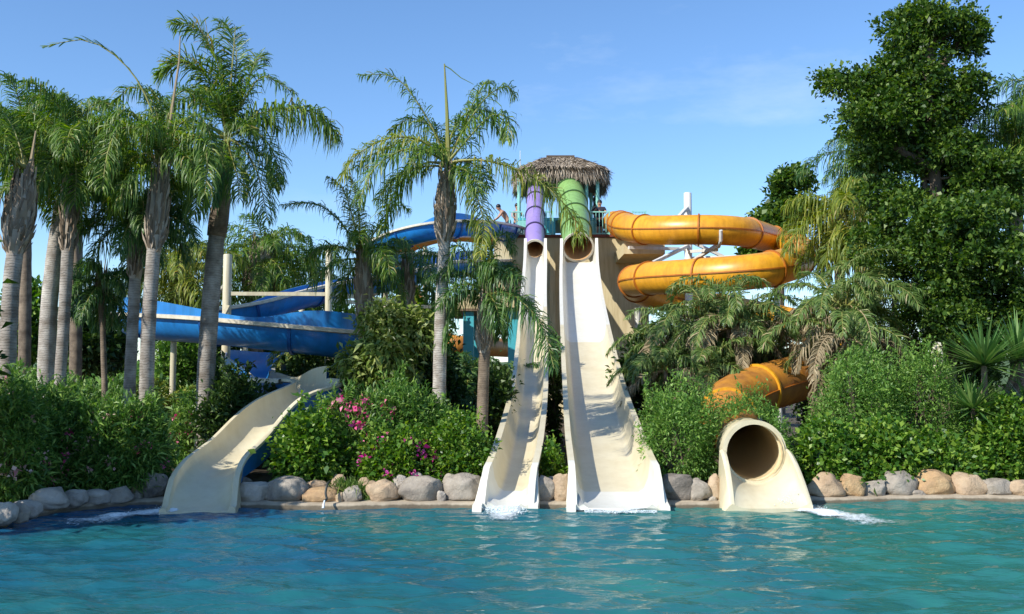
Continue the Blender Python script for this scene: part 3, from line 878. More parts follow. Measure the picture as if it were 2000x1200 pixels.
_, purple_c = straight_slide('purple_tube_slide', 'narrow cream chute running down from a lilac purple tube', 'purple', 'purpled', 0.36, pc, 0.52, pt, 4, 0.46, 3, ((.2, 0), (.4, 0), (.58, 0)))

# ---------------------------------------------------------------- blue flume slide
bl = [(1003, 448, 39.6, 0), (975, 440, 37.0, .4), (925, 434, 34.8, 1), (855, 437, 34.0, 1), (785, 456, 34.6, .6), (735, 482, 36.6, 0), (720, 493, 39.5, 0), (775, 496, 42.5, 0), (880, 500, 43.2, 0), (955, 504, 41.5, .5), (972, 508, 37.6, 1), (930, 510, 34.0, 1), (850, 514, 32.0, .4),
      (755, 536, 30.0, 0), (650, 551, 28.0, 0), (560, 572, 26.6, 0), (470, 600, 25.8, 0), (370, 612, 25.8, .4), (300, 611, 25.3, 1), (268, 612, 23.6, 1), (305, 616, 22.2, 1), (420, 623, 21.5, .5), (520, 632, 21.0, 0.25), (610, 642, 20.9, 1), (690, 652, 21.4, 1), (742, 660, 23.0, 1),
      (725, 672, 25.6, .6), (640, 685, 26.6, 0), (550, 697, 26.0, .3), (492, 712, 24.6, 1), (484, 726, 22.8, 1)]
bl2 = [(484, 726, 22.8, 1), (520, 738, 21.3, .5), (575, 742, 20.1, -.85), (618, 743, 19.2, -1), (626, 749, 18.5, -1), (596, 759, 17.9, -.7), (546, 777, 17.4, 0), (504, 815, 16.8, 0), (460, 866, 16.05, 0), (418, 895, 15.35, 0), (397, 942, 14.75, 0), (390, 968, 14.35, 0)]
blue = thing('blue_flume_slide', 'winding open blue flume slide with cream rim ending in a cream chute', 'water slide', (P(394, 968, 14.35)[0], 14.4, 0.0))
def flume(ctl, outer, inner, depth_end, seg, drop=0, rend=0.54):
    pts = np.array([np.r_[P(a, b_, y), e] for a, b_, y, e in ctl])
    c = resample(catmull(pts, 10), 0.22)
    ext = c[:, 3]; c = c[:, :3]
    for _ in range(4): c[1:-1] = (c[:-2] + 2 * c[1:-1] + c[2:]) / 4
    T, R, U = frames(c)
    n = len(c)
    s = np.r_[0, np.cumsum(np.linalg.norm(np.diff(c, axis=0), axis=1))]
    RW = np.interp(s / s[-1], [0, .3, .7, 1], [.54, .5, rend, rend])
    dep = np.full(n, 1.0)
    if depth_end:
        tail = (s[-1] - s)
        dep = np.clip(0.42 + tail / 2.6 * 0.58, 0.42, 1.0)
    A = np.linspace(math.pi, 2 * math.pi, 15)
    outp, inp, extl, rimL, rimR = [], [], [], [], []
    for i in range(n):
        rr = RW[i]
        ha = np.stack([rr * np.cos(A), rr * dep[i] * np.sin(A) * 1.05], 1)
        o = ha * 1.0 + 0
        i_ = ha * (1 - 0.045 / rr)
        eR, eL = max(ext[i], 0) * 0.34, max(-ext[i], 0) * 0.26
        o[-1] = o[-1]
        outp.append(np.concatenate([[[-rr - 0.0, eL + 0.02 if eL else 0.02]], o, [[rr + 0.0, eR + 0.02]], [[rr - 0.04, eR + 0.02]], i_[::-1], [[-rr + 0.04, eL + 0.02]]]))
    outp = np.array(outp)
    m_ = outp.shape[1]
    full = (c, T, R, U, outp)
    if drop: n = int(n * 0.42)
    step = max(2, int(seg / 0.22))
    cuts = list(range(0, n - 3, step)) 
    if n - 1 - cuts[-1] < step * 0.5: cuts[-1] = n - 1
    else: cuts.append(n - 1)
    for k in range(len(cuts) - 1):
        i0, i1 = cuts[k], cuts[k + 1] + 1
        V, F = sweep(c[i0:i1], R[i0:i1], U[i0:i1], outp[i0:i1], True)
        mi = np.tile(np.r_[np.zeros(16), np.ones(m_ - 16)], i1 - i0 - 1)
        mesh_obj('flume_section', V, F, [M[outer], M[inner]], blue, midx=mi, angle=40)
        for sgn in (-1, 1):
            pr = np.array([(0, -0.075), (0.085, -0.06), (0.085, 0.012), (0, 0.028)])
            pr = rep(pr, i1 - i0); pr[:, :, 0] += RW[i0:i1, None]; pr[:, :, 0] *= sgn
            if sgn < 0: pr = pr[:, ::-1]
            V, F = sweep(c[i0:i1], R[i0:i1], U[i0:i1], pr, True)
            mesh_obj('rim', V, F, M['rim'], blue, angle=40)
        if k:
            i = i0; rr = RW[i]
            AA = np.linspace(math.pi, 2 * math.pi, 15)
            g = np.concatenate([np.stack([(rr + 0.045) * np.cos(AA), (rr + 0.045) * dep[i] * 1.05 * np.sin(AA)], 1), np.stack([(rr - 0.01) * np.cos(AA), (rr - 0.01) * dep[i] * 1.05 * np.sin(AA)], 1)[::-1]])
            V, F = sweep(np.array([c[i] - T[i] * 0.035, c[i] + T[i] * 0.035]), R[[i, i]], U[[i, i]], np.stack([g, g]), True)
            F = np.concatenate([F, [[j, j + 1, 28 - j, 29 - j] for j in range(14)], [[29 - j + 30, 28 - j + 30, j + 1 + 30, j + 30] for j in range(14)]])
            mesh_obj('joint_flange', V, F, M['bluedark'], blue, angle=30)
    return full
bc, bT, bR, bU, _ = flume(bl, 'blue', 'bluein', False, 2.1)
ec, eT, eR, eU, ep = flume(bl2, 'blue', 'cream', True, 1.9, drop=-1, rend=.46)
# moulded cream chute: thick rolled sides that drop to the water
NE = len(ec)
n0 = int(NE * 0.42) - 1
c = ec[n0:].copy()
c = np.vstack([c, c[-1] + (c[-1] - c[-2]) * [1.0, 1.0, 0.5]])
T, R, U = frames(c)
sE = np.arange(NE + 1) / (NE - 1)
Aq = np.linspace(0, -math.pi / 2, 7)
pr = []
for i in range(len(c)):
    tail = (len(c) - 2 - i) * 0.22
    zc = c[i][2]
    rw = float(np.interp((n0 + i) / (NE - 1), [0, .3, .7, 1], [.54, .5, .46, .46])) - 0.045
    dep = min(1.0, max(0.42, 0.42 + tail / 2.6 * 0.58))
    dd = min(rw * 1.05 * dep, zc - 0.03)
    k_ = min(1.0, max(0.0, 1 - tail / 1.3))                 # 0 upstream .. 1 at the lip
    hgt = 0.025 + 0.03 * k_
    if tail < .45: hgt -= (hgt + dd - 0.04) * ((.45 - max(tail, 0)) / .45) ** 1.3
    flat = 0.55 * k_
    inner = [(rw * (1 + .06 * k_) * (math.cos(q) ** (1 - .5 * flat) if q else 1), dd * math.copysign(abs(math.sin(q)) ** (1 - .45 * flat), math.sin(q)) + (hgt - 0.0) * math.cos(q) ** 2) for q in Aq[:-1]] + [(0.0, -dd)]
    th = 0.075 + 0.035 * k_
    g = min(1.0, max(0, 1 - (tail - .5) / .7))
    bot = min(-(zc + 0.12) * g + (-0.32) * (1 - g), -(dd + 0.05))
    half = [(rw * (.9 + .1 * g) + th * (.2 + .8 * g) + 0.06 * g, bot), (rw + th * (.5 + .5 * g), hgt - 0.075), (rw + th * 1.05, hgt - 0.055), (rw + th, hgt - 0.01), (rw + th * .5, hgt + 0.012)] + inner
    pr.append([(-x_, z) for x_, z in half] + half[::-1][1:])
pr = np.array(pr)
Uz = np.repeat([[0, 0, 1.0]], len(c), 0)
m_ = pr.shape[1]
cutA, cutB = 0, len(c) - 7
mid_ = cutB // 2
for i0, i1, om in ((0, mid_ + 1, 'blue'), (mid_, cutB + 1, 'blue')):
    V, F = sweep(c[i0:i1], R[i0:i1], Uz[i0:i1], pr[i0:i1], True)
    mi = np.ones(m_); mi[0] = 0; mi[m_ - 2] = 0; mi[m_ - 1] = 0
    mesh_obj('chute_section', V, F, [M['blue'], M['cream']], blue, midx=np.tile(mi, i1 - i0 - 1), angle=50)
V, F = sweep(c[cutB:], R[cutB:], Uz[cutB:], pr[cutB:], True)
F = [tuple(f) for f in F] + [tuple((len(c) - cutB - 1) * m_ + j for j in range(m_))]
mesh_obj('runout_lip', V, F, M['cream'], blue, angle=50)
# posts, arms and beams carrying the flume
def post_at(px, top_py, Y, r=0.16, parent=blue, m='post', base=0.2):
    p = P(px, top_py, Y)
    q = MB(); q.tube([(p[0], Y, base), (p[0], Y, p[2] - 0.03), (p[0], Y, p[2])], [r, r, r * 0.9], 16)
    q.build('support_post', M[m], parent, angle=40)
    return p
pA = post_at(445, 497, 23.6, 0.105); pB = post_at(643, 487, 23.7, 0.085); pC = post_at(752, 560, 31.5, 0.09); pD = post_at(590, 575, 29.0, 0.08)
def arm(a, b_, w=0.09, h=0.09, parent=blue, m='post', name='support_arm'):
    q = MB(); q.beam(a, b_, w, h); q.build(name, M[m], parent, smooth=False)
arm(P(447, 574, 23.6), P(640, 575, 23.7)); arm(P(646, 575, 23.75), P(790, 590, 26.5)); arm(P(646, 588, 23.75), P(840, 600, 28.0))
arm(P(445, 600, 23.5), P(415, 660, 22.0)); arm(P(447, 645, 23.5), P(450, 672, 21.6)); arm(P(447, 545, 23.6), P(380, 640, 25.4), .07, .07)
arm(P(643, 660, 21.4), P(585, 672, 21.1), .1, .06); arm(P(752, 565, 31.5), P(700, 590, 29.3))
for px, py, Y in ((340, 640, 22.2), (700, 680, 22.2), (530, 745, 21.6), (600, 790, 18.6), (480, 640, 25.8)):
    p = P(px, py, Y)
    q = MB(); q.tube([(p[0], Y, 0.2), (p[0], Y, p[2] + 0.06)], 0.07, 10); q.beam((p[0] - .35, Y, p[2]), (p[0] + .35, Y, p[2]), .1, .08)
    q.build('support_frame', M['post'], blue, angle=40)

# ---------------------------------------------------------------- yellow tube slide
yl = [(1200, 436, 40.3), (1212, 438, 38.2), (1218, 441, 36.4), (1238, 447, 34.6), (1290, 450, 33.2), (1380, 449, 32.5), (1450, 453, 33.0), (1495, 464, 34.8), (1528, 478, 35.2), (1562, 491, 33.0), (1562, 506, 29.8), (1515, 524, 27.8), (1440, 534, 27.6), (1340, 540, 28.6), (1262, 545, 30.2), (1236, 553, 33.0), (1262, 572, 35.4), (1340, 590, 36.3), (1450, 610, 35.2), (1560, 635, 32.2), (1630, 668, 28.0), (1630, 700, 24.5), (1570, 734, 21.6), (1495, 757, 20.4), (1432, 783, 19.5), (1420, 812, 18.4), (1432, 848, 17.3), (1458, 874, 16.2), (1472, 884, 15.25)]
yel = thing('yellow_tube_slide', 'winding yellow enclosed tube slide ending in a round cream mouth', 'water slide', (P(1470, 884, 15)[0], 15.0, 0.0))
YR = 0.505
yc = resample(catmull([P(*k) for k in yl], 12), 0.2)
for _ in range(4): yc[1:-1] = (yc[:-2] + 2 * yc[1:-1] + yc[2:]) / 4
yT, yR, yU = frames(yc)
n = len(yc)
YRA = np.interp(np.arange(n), [0, n - 14, n - 4, n], [YR, YR, .475, .475])
def ytube(i0, i1, off=0.0):
    return np.stack([tube_profile(q + off) for q in YRA[i0:i1]])
secs = list(range(0, n - 5, 11)) + [n - 1]
for k in range(len(secs) - 1):
    i0, i1 = secs[k], secs[k + 1] + 1
    V, F = sweep(yc[i0:i1], yR[i0:i1], yU[i0:i1], ytube(i0, i1), True)
    low_ = yc[(i0 + i1) // 2][2] < 3.0
    last = k == len(secs) - 2
    o = mesh_obj('tube_section', V, F, M['cream'] if last else (M['yellowold'] if low_ else M['yellow']), yel, angle=60)
    for sgn in (-1, 1):
        pr = np.array([(sgn * (YR - 0.01), -0.02), (sgn * (YR + 0.03), -0.02), (sgn * (YR + 0.03), 0.02), (sgn * (YR - 0.01), 0.02)])
        if sgn < 0: pr = pr[::-1]
        if not last:
            V, F = sweep(yc[i0:i1], yR[i0:i1], yU[i0:i1], rep(pr, i1 - i0), True)
            mesh_obj('seam_flange', V, F, M['orange'], yel, angle=40)
    if k and not last: ring_part(yc, yR, yU, yT, i0, YRA[i0], 'yellow' if low_ else 'orange', yel, 0.035)
V, F = sweep(yc[-24:], yR[-24:], yU[-24:], ytube(n - 24, n, -.035)[:, ::-1], True)
mesh_obj('tube_lining', V, F, M['creamin'], yel, angle=60)
# round cream mouth with apron
YR = .475
E = yc[-1]; et = yT[-1].copy(); et[2] = 0; et /= np.linalg.norm(et)
et = np.array([0.04, -1.0, 0]); et /= np.linalg.norm(et)
er = np.cross(et, [0, 0, 1.0])
pr4 = np.stack([tube_profile(YR - 0.04, 40), tube_profile(YR + 0.03, 40), tube_profile(YR + 0.03, 40), tube_profile(YR - 0.04, 40)])
pp = np.array([E - et * 0.12, E - et * 0.12, E + et * 0.05, E + et * 0.05])
V, F = sweep(pp, np.repeat(er[None], 4, 0), np.repeat([[0, 0, 1.0]], 4, 0), pr4, True)
mesh_obj('mouth_rim', V, F, M['cream'], yel, angle=50)
na = 12
prs, cc = [], []
A = np.linspace(math.pi - 0.10, 2 * math.pi + 0.10, 17)
for i in range(na):
    f = i / (na - 1)
    ctr = E + et * (0.05 + 0.80 * f)
    cc.append(ctr)
    flo = 0.03 - E[2]
    wid = (YR + 0.0) * (1 + 0.14 * f ** 1.5)
    inn = []
    for a in A:
        sx_ = math.cos(a); sz = math.sin(a)
        z = YR * sz
        z_flat = flo + 0.02 if abs(sx_) < 0.9 else flo + 0.10
        dz = max(z * (1 - f) + z * f * 1.35, flo) if z < 0 else z
        sq = 1 - f ** 1.6
        zz = (z if z < 0 else z) * sq + (flo + 0.06 * abs(sx_) ** 6) * (1 - sq)
        inn.append((sx_ * wid, max(zz, flo)))
    inn = np.array(inn)
    base = -E[2] - 0.15
    o_l = inn[0] + [-0.08, -0.02]; o_r = inn[-1] + [0.08, -0.02]
    kick = 0.04 + 0.12 * f
    prs.append(np.concatenate([[[o_l[0] - kick * 0.4, base]], [[o_l[0] - 0.01, (o_l[1] + base) * 0.5]], [o_l], [inn[0] + [-0.04, 0.01]], inn, [inn[-1] + [0.04, 0.01]], [o_r], [[o_r[0] + kick * 0.6, (o_r[1] + base) * 0.5]], [[o_r[0] + kick, base]]]))
prs = np.array(prs); cc = np.array(cc)
V, F = sweep(cc, np.repeat(er[None], na, 0), np.repeat([[0, 0, 1.0]], na, 0), prs, True)
k = prs.shape[1]
F = [tuple(f) for f in F] + [tuple((na - 1) * k + j for j in range(k)), tuple(range(k))[::-1][:0] or (0, 1, 2)]
mesh_obj('mouth_apron', V, F[:-1], M['cream'], yel, angle=40)
# mast and brackets
pm = post_at(1343, 377, 35.6, 0.145, yel, 'wsteel')
for a, b_ in (((1343, 405, 35.6), (1322, 428, 34.0)), ((1343, 487, 35.6), (1228, 484, 34.6)), ((1343, 492, 35.6), (1400, 488, 33.0)), ((1345, 515, 35.6), (1403, 478, 33.0)), ((1345, 470, 35.6), (1420, 505, 35.8)), ((1345, 480, 35.6), (1262, 520, 31.0)), ((1345, 505, 35.6), (1500, 500, 34.8))):
    arm(P(*a), P(*b_), 0.11, 0.11, yel, 'wsteel', 'bracket_arm')
q = MB(); q.tube([P(1392, 487, 33.2), P(1404, 482, 32.6), P(1408, 470, 32.1), P(1408, 450, 31.95)], 0.06, 8); q.build('saddle_bracket', M['wsteel'], yel)
q = MB(); a0 = P(1205, 492, 37.8); q.box((a0[0], 35.4, a0[2] - 0.38), (a0[0] + 1.5, TY - 0.005, a0[2] + 0.05)); q.build('start_corbel', M['wall'], yel, smooth=False)
for px, py, Y in ((1517, 560, 28.0), (1245, 600, 33.0), (1480, 800, 20.0), (1600, 720, 24.5)):
    p = P(px, py, Y)
    q = MB(); q.tube([(p[0], Y, 0.2), (p[0], Y, p[2])], 0.09, 10)
    q.build('support_post', M['wsteel'], yel)
# a second yellow tube seen behind the tower
fy = thing('far_yellow_tube_slide', 'weathered yellow tube slide glimpsed behind the turquoise column', 'water slide', (-4.0, 48.0, 0.28))
c = resample(catmull([P(*k) for k in ((985, 462, 46.5), (900, 452, 46.5), (830, 462, 48), (790, 490, 51), (800, 560, 53), (840, 640, 51), (880, 672, 49), (930, 676, 50), (990, 680, 53))], 12), 0.3)
T, R, U = frames(c)
V, F = sweep(c, R, U, rep(tube_profile(0.5), len(c)), True)
mesh_obj('tube', V, F, M['yellowold'], fy, angle=60)
for i in range(8, len(c) - 2, 9): ring_part(c, R, U, T, i, 0.5, 'orange', fy, 0.04)
for px, py, Y in ((830, 472, 48), (880, 680, 49)):
    p = P(px, py, Y); q = MB(); q.tube([(p[0], Y, 0.2), (p[0], Y, p[2])], 0.1, 10); q.build('support_post', M['post'], fy)

# ---------------------------------------------------------------- palms
GZ = 0.27
WIND = np.array([-0.55, 0.1, 0.0])

def frond(path, parent, seed, llen=0.55, n=96, droop=0.7, lw=0.021, bare=0.14, m='palm', plume=0.5, fwd=0.55, rach=0.022, wind=0.2, pm='petiole'):
    """pinnate leaf: curved midrib with two combs of hanging leaflets"""
    r = np.random.default_rng(seed)
    c = resample(catmull(np.array(path, float), 6), 0.08)
    T = np.gradient(c, axis=0); T /= np.linalg.norm(T, axis=1)[:, None]
    S = np.cross(T, [0, 0, 1.0])
    bad = np.linalg.norm(S, axis=1) < 0.15
    S[bad] = [1.0, 0, 0]
    S /= np.linalg.norm(S, axis=1)[:, None]
    k = len(c)
    t = np.repeat(np.linspace(bare, 0.995, n), 2) + r.normal(0, 0.004, 2 * n)
    t = np.clip(t, 0, 1)
    sg = np.tile([-1.0, 1.0], n)
    f = t * (k - 1); i = np.clip(f.astype(int), 0, k - 2); fr = (f - i)[:, None]
    B = c[i] * (1 - fr) + c[i + 1] * fr
    Tt = T[i]; Ss = S[i]; Nn = np.cross(Ss, Tt)
    u = (t - bare) / (1 - bare)
    prof = np.minimum(1, 0.45 + u * 3.0) * np.sqrt(np.clip(1.05 - u ** 2.2, 0.06, 1))
    ln = llen * prof * r.uniform(0.65, 1.2, 2 * n)
    fw = (fwd + 0.5 * u)[:, None] * r.uniform(0.7, 1.3, (2 * n, 1))
    d = Ss * sg[:, None] + Tt * fw + Nn * (0.25 + r.normal(0, plume, 2 * n))[:, None] + WIND * wind
    d /= np.linalg.norm(d, axis=1)[:, None]
    wdv = np.cross(d, Nn + r.normal(0, 0.5, (2 * n, 3))); wdv /= np.linalg.norm(wdv, axis=1)[:, None] + 1e-9
    dr = np.clip(droop * r.uniform(0.4, 1.3, 2 * n), 0, 1.12)
    g = np.array([0, 0, -1.0]) + WIND * wind * 0.5
    L_ = ln[:, None]; D = dr[:, None]
    p1 = B + d * L_ * 0.45 + g * L_ * D * 0.12
    p2 = B + d * L_ * (0.80 - 0.22 * D) + g * L_ * D * 0.50
    p3 = B + d * L_ * (1 - 0.52 * D) + g * L_ * D * 0.98
    h = wdv * lw * 0.5
    V = np.stack([B - h * 0.5, B + h * 0.5, p1 + h, p2 + h * 0.85, p3, p2 - h * 0.85, p1 - h], 1).reshape(-1, 3)
    q = np.arange(2 * n)[:, None] * 7
    faces = [tuple(x) for x in (q + [[0, 1, 2, 6]]).tolist()] + [tuple(x) for x in (q + [[6, 2, 3, 5]]).tolist()] + [tuple(x) for x in (q + [[5, 3, 4]]).tolist()]
    rb = MB(); idx = np.linspace(0, k - 1, 12).astype(int)
    rb.tube(c[idx], list(rach * np.linspace(1.0, 0.22, 12) * np.where(np.arange(12) < 2, 1.5, 1)), 5, caps=False)
    o = rb.build('frond', M[pm], parent, angle=180)
    mesh_obj('leaflets', V, faces, M[m], o, angle=180, kind='stuff')
    return o

def arc_path(c, az, el, L, bend, twist=0.0, steps=8, wind=0.0):
    """midrib leaving c at azimuth az and elevation el, bending down under its weight"""
    p = np.array(c, float); out = [p.copy()]
    a = az
    for i in range(steps):
        f = (i + 0.5) / steps
        e = el - bend * f ** 1.25
        a = az + twist * f
        d = np.array([math.cos(e) * math.sin(a), -math.cos(e) * math.cos(a), math.sin(e)])
        d = d + WIND * wind * f
        d /= np.linalg.norm(d)
        p = p + d * L / steps
        out.append(p.copy())
    return np.array(out)

def px_path(lst, Y, dY=0.0):
    n = len(lst)
    return np.array([P(a, b_, Y + dY * i / (n - 1)) for i, (a, b_) in enumerate(lst)])

def trunk(parent, pts, radii, m, name='trunk'):
    c = resample(catmull(np.c_[np.array(pts, float), np.array(radii)[:, None]], 8), 0.09)
    r = np.random.default_rng(len(pts) + int(abs(c[0][0]) * 100))
    rad = c[:, 3] * (1 + 0.012 * np.sin(np.arange(len(c)) * 0.9) + r.normal(0, 0.008, len(c)))
    q = MB(); q.tube(c[:, :3], list(rad), 14, caps=False)
    return q.build(name, M[m], parent, angle=180)

def boots(parent, a, b_, r0, rmid, r1, seed, n=120, m='boot', shag=0.6):
    """swollen head of old cut leaf bases under the crown"""
    r = np.random.default_rng(seed)
    a, b_ = np.array(a, float), np.array(b_, float)
    ax = b_ - a; H = np.linalg.norm(ax); ax /= H
    x = np.cross(ax, [0, 1.0, 0]); x /= np.linalg.norm(x); y = np.cross(ax, x)
    q = MB()
    f = np.linspace(0, 1, 9)
    rad = np.interp(f, [0, 0.35, 0.75, 1], [r0, rmid, rmid * 0.85, r1])
    q.tube([a + ax * H * k for k in f], list(rad * 0.93), 14)
    mi = [0] * len(q.f)
    for k in range(n):
        t = (k + r.uniform(0, 1)) / n * 0.98
        th = k * 2.399 + r.normal(0, 0.2)
        d = math.cos(th) * x + math.sin(th) * y
        s_ = np.cross(ax, d)
        R0 = np.interp(t, [0, 0.35, 0.75, 1], [r0, rmid, rmid * 0.85, r1])
        L = r.uniform(0.16, 0.46) * min(1, H / 0.8 + 0.3)
        w0 = R0 * r.uniform(0.25, 0.6)
        p0 = a + ax * H * t + d * R0 * 0.90
        t2 = min(1, t + L / H)
        R1 = np.interp(t2, [0, 0.35, 0.75, 1], [r0, rmid, rmid * 0.85, r1])
        fl = r.uniform(0.0, 0.06) * shag * 2
        p1 = p0 + ax * L * 0.5 + d * (0.5 * (R1 - R0) + 0.018 + fl * .4)
        p2 = p0 + ax * L + d * (R1 - R0 + 0.01 + fl)
        v = [p0 - s_ * w0 / 2, p0 + s_ * w0 / 2, p1 + s_ * w0 * 0.36 + d * -0.012, p1 + d * 0.02, p1 - s_ * w0 * 0.36 + d * -0.012, p2 + s_ * w0 * 0.16, p2 - s_ * w0 * 0.16]
        q.add(v, [(0, 1, 2, 3), (0, 3, 4), (3, 2, 5, 6), (4, 3, 6)])
    return q.build('leaf_bases', M[m], parent, angle=60)

def palm(name, label, base_px, pts_px, Y, r_px, crown, fr=(), nf=16, L=2.2, m='palm', tm='trunkg', boot=None, seed=0, llen=0.5, droop=0.75, els=(75, -35), wind=0.25, group=None, ground_z=GZ, leaf_n=92, lw=0.021, az0=0.0, bendk=1.0, plume=.6, skip=()):
    """pts_px: trunk pixels bottom to top at depth Y; crown: pixel of the growing point"""
    b0 = P(base_px[0], base_px[1], Y); 
    foot = np.array([b0[0], Y, ground_z - 0.05])
    root = thing(name, label, 'palm tree', (foot[0], foot[1], ground_z), group)
    pts = [foot] + [P(a, b_, Y) for a, b_ in pts_px]
    k = Y / FPX * 0.91
    rad = [r_px[0] * k * 1.12] + [x * k for x in np.interp(np.linspace(0, 1, len(pts_px)), np.linspace(0, 1, len(r_px)), r_px)]
    trunk(root, pts, rad, tm)
    C = P(crown[0], crown[1], Y)
    if boot:
        (ba, bb, w0, wm, w1) = boot
        boots(root, P(*ba, Y), P(*bb, Y), w0 * k, wm * k, w1 * k, seed + 5)
    r = np.random.default_rng(seed)
    for j, q in enumerate(fr):
        kw = dict(q[2]) if len(q) > 2 else {}
        frond(px_path(q[0], Y, q[1]), root, seed * 50 + j, **{**dict(llen=llen, droop=droop, m=m, n=leaf_n, lw=lw, plume=plume), **kw})
    for j in range(nf):
        u = (j + 0.5) / nf
        el = math.radians(els[0] + (els[1] - els[0]) * u ** 0.9 + r.normal(0, 5))
        az = az0 + j * 2.39996 + r.normal(0, 0.15)
        ll = L * r.uniform(0.82, 1.12) * (0.8 + 0.2 * math.sin(math.pi * u))
        bend = (math.radians(75) + el * 0.45) * r.uniform(0.8, 1.15) * bendk
        pth = arc_path(C - [0, 0, 0.12 * u], az, el, ll, bend, r.normal(0, 0.25), wind=wind)
        frond(pth, root, seed * 50 + 20 + j, llen=llen * r.uniform(.88, 1.1), n=leaf_n, droop=droop * r.uniform(.85, 1.1), m=m, lw=lw, plume=plume)
    return root

def spear(parent, lst, Y, r0, m='petiole'):
    q = MB(); p = px_path(lst, Y)
    q.tube(p, list(np.linspace(r0, r0 * 0.25, len(p))), 6); q.build('spear_leaf', M[m], parent)

# the tall palm in front of the blue slide
p8 = palm('queen_palm', 'tall windblown palm with long bare spear, standing before the blue slide bends', (858, 930), [(858, 760), (862, 600), (868, 480), (872, 345)], 17.4, (14.5, 13.5, 12.5, 9), (874, 318),
     fr=[([(874, 318), (850, 262), (815, 200), (770, 150), (700, 146)], 0.3, dict(droop=0.6, llen=.42)),
         ([(874, 318), (830, 278), (770, 268), (700, 300), (665, 350)], -0.9, dict(m='palmy')),
         ([(874, 318), (840, 300), (790, 292), (730, 330), (700, 395)], -1.3, dict(m='palm')),
         ([(874, 318), (905, 255), (950, 190), (990, 168), (1006, 190)], 0.3, dict(droop=.75)),
         ([(874, 318), (915, 270), (960, 225), (992, 232), (990, 275)], -.6),
         ([(878, 318), (930, 312), (1010, 330), (1080, 375), (1130, 440), (1128, 465)], -1.0, dict(m='palmy', llen=.62, droop=.95, n=120)),
         ([(876, 320), (905, 335), (930, 380), (945, 440), (938, 500)], -.9, dict(m='palmy', llen=.5)),
         ([(874, 318), (900, 260), (925, 200), (945, 165), (960, 160)], 1.0),
         ([(874, 318), (860, 280), (840, 245), (800, 232), (760, 260)], 1.2),
         ([(870, 320), (830, 318), (790, 345), (760, 400), (745, 460)], 0.6, dict(droop=.9)),
         ([(874, 318), (880, 270), (905, 225), (950, 215), (975, 255)], .9),
         ([(874, 318), (850, 285), (800, 275), (740, 295), (690, 330)], .8)],
     nf=4, L=1.7, els=(45, -10), boot=((866, 482), (873, 335), 13, 22, 11), seed=8, llen=.5, tm='trunkp', droop=.85)
spear(p8, [(876, 318), (873, 220), (868, 125)], 17.4, 0.05)
q = MB(); q.tube(px_path([(868, 128), (880, 135), (900, 152), (925, 165)], 17.4), [0.012, .01, .008, .005], 5); q.build('spear_leaf', M['palm'], p8)

# royal palm
p7 = palm('royal_palm', 'stout smooth grey palm with full dark crown beside the blue flume', (398, 930), [(398, 850), (404, 700), (414, 560), (424, 455), (432, 395), (438, 300)], 18.0, (19, 19, 19, 17.5, 17, 15, 8), (442, 262),
     fr=[([(442, 262), (438, 190), (420, 110), (385, 55), (335, 45)], 0.2, dict(llen=.75, droop=.45, n=180, lw=.026)),
         ([(442, 262), (430, 200), (395, 140), (350, 120), (310, 150)], -0.6, dict(llen=.75, droop=.4, n=180, lw=.026)),
         ([(442, 262), (425, 215), (385, 190), (345, 200), (305, 235)], 0.8, dict(llen=.65, n=130)),
         ([(442, 262), (470, 200), (492, 140), (505, 110), (520, 120)], 0.6, dict(llen=.6, droop=.4, n=130)),
         ([(442, 262), (480, 190), (510, 150), (540, 160), (580, 185)], -0.3, dict(llen=.4)),
         ([(442, 265), (490, 228), (560, 212), (620, 222), (660, 268)], -0.2, dict(llen=.75, droop=1.0, n=170, lw=.026)),
         ([(442, 268), (485, 255), (520, 275), (540, 320), (538, 360)], -.5, dict(llen=.55, droop=.95)),
         ([(442, 270), (470, 285), (500, 330), (515, 390), (522, 430)], -.9, dict(llen=.55, droop=.9, m='palmb')),
         ([(440, 268), (400, 245), (350, 260), (310, 300), (290, 350)], -.6, dict(llen=.5, droop=.9)),
         ([(440, 270), (410, 270), (375, 310), (360, 360), (355, 400)], -.9, dict(llen=.5, droop=.9)),
         ([(442, 262), (455, 180), (462, 110), (450, 60), (425, 40)], 1.0, dict(llen=.65, n=140, droop=.4)),
         ([(442, 270), (450, 300), (462, 340), (470, 390)], -1.2, dict(llen=.55, droop=.9)),
         ([(442, 270), (432, 300), (418, 340), (412, 400)], -1.2, dict(llen=.5, droop=.9, m='palmb'))],
     nf=8, L=1.6, els=(70, -25), seed=7, m='palm', tm='trunkg', llen=.52, droop=.65)
q = MB()
kk = 18.0 / FPX
q.tube(px_path([(423, 462), (427, 430), (433, 392), (438, 330), (441, 275)], 18.0), [18.5 * kk, 19.5 * kk, 17 * kk, 14 * kk, 9 * kk], 14); q.build('crownshaft', M['trunkb'], p7, angle=180)
spear(p7, [(442, 262), (452, 150), (460, 52)], 18.0, 0.03)

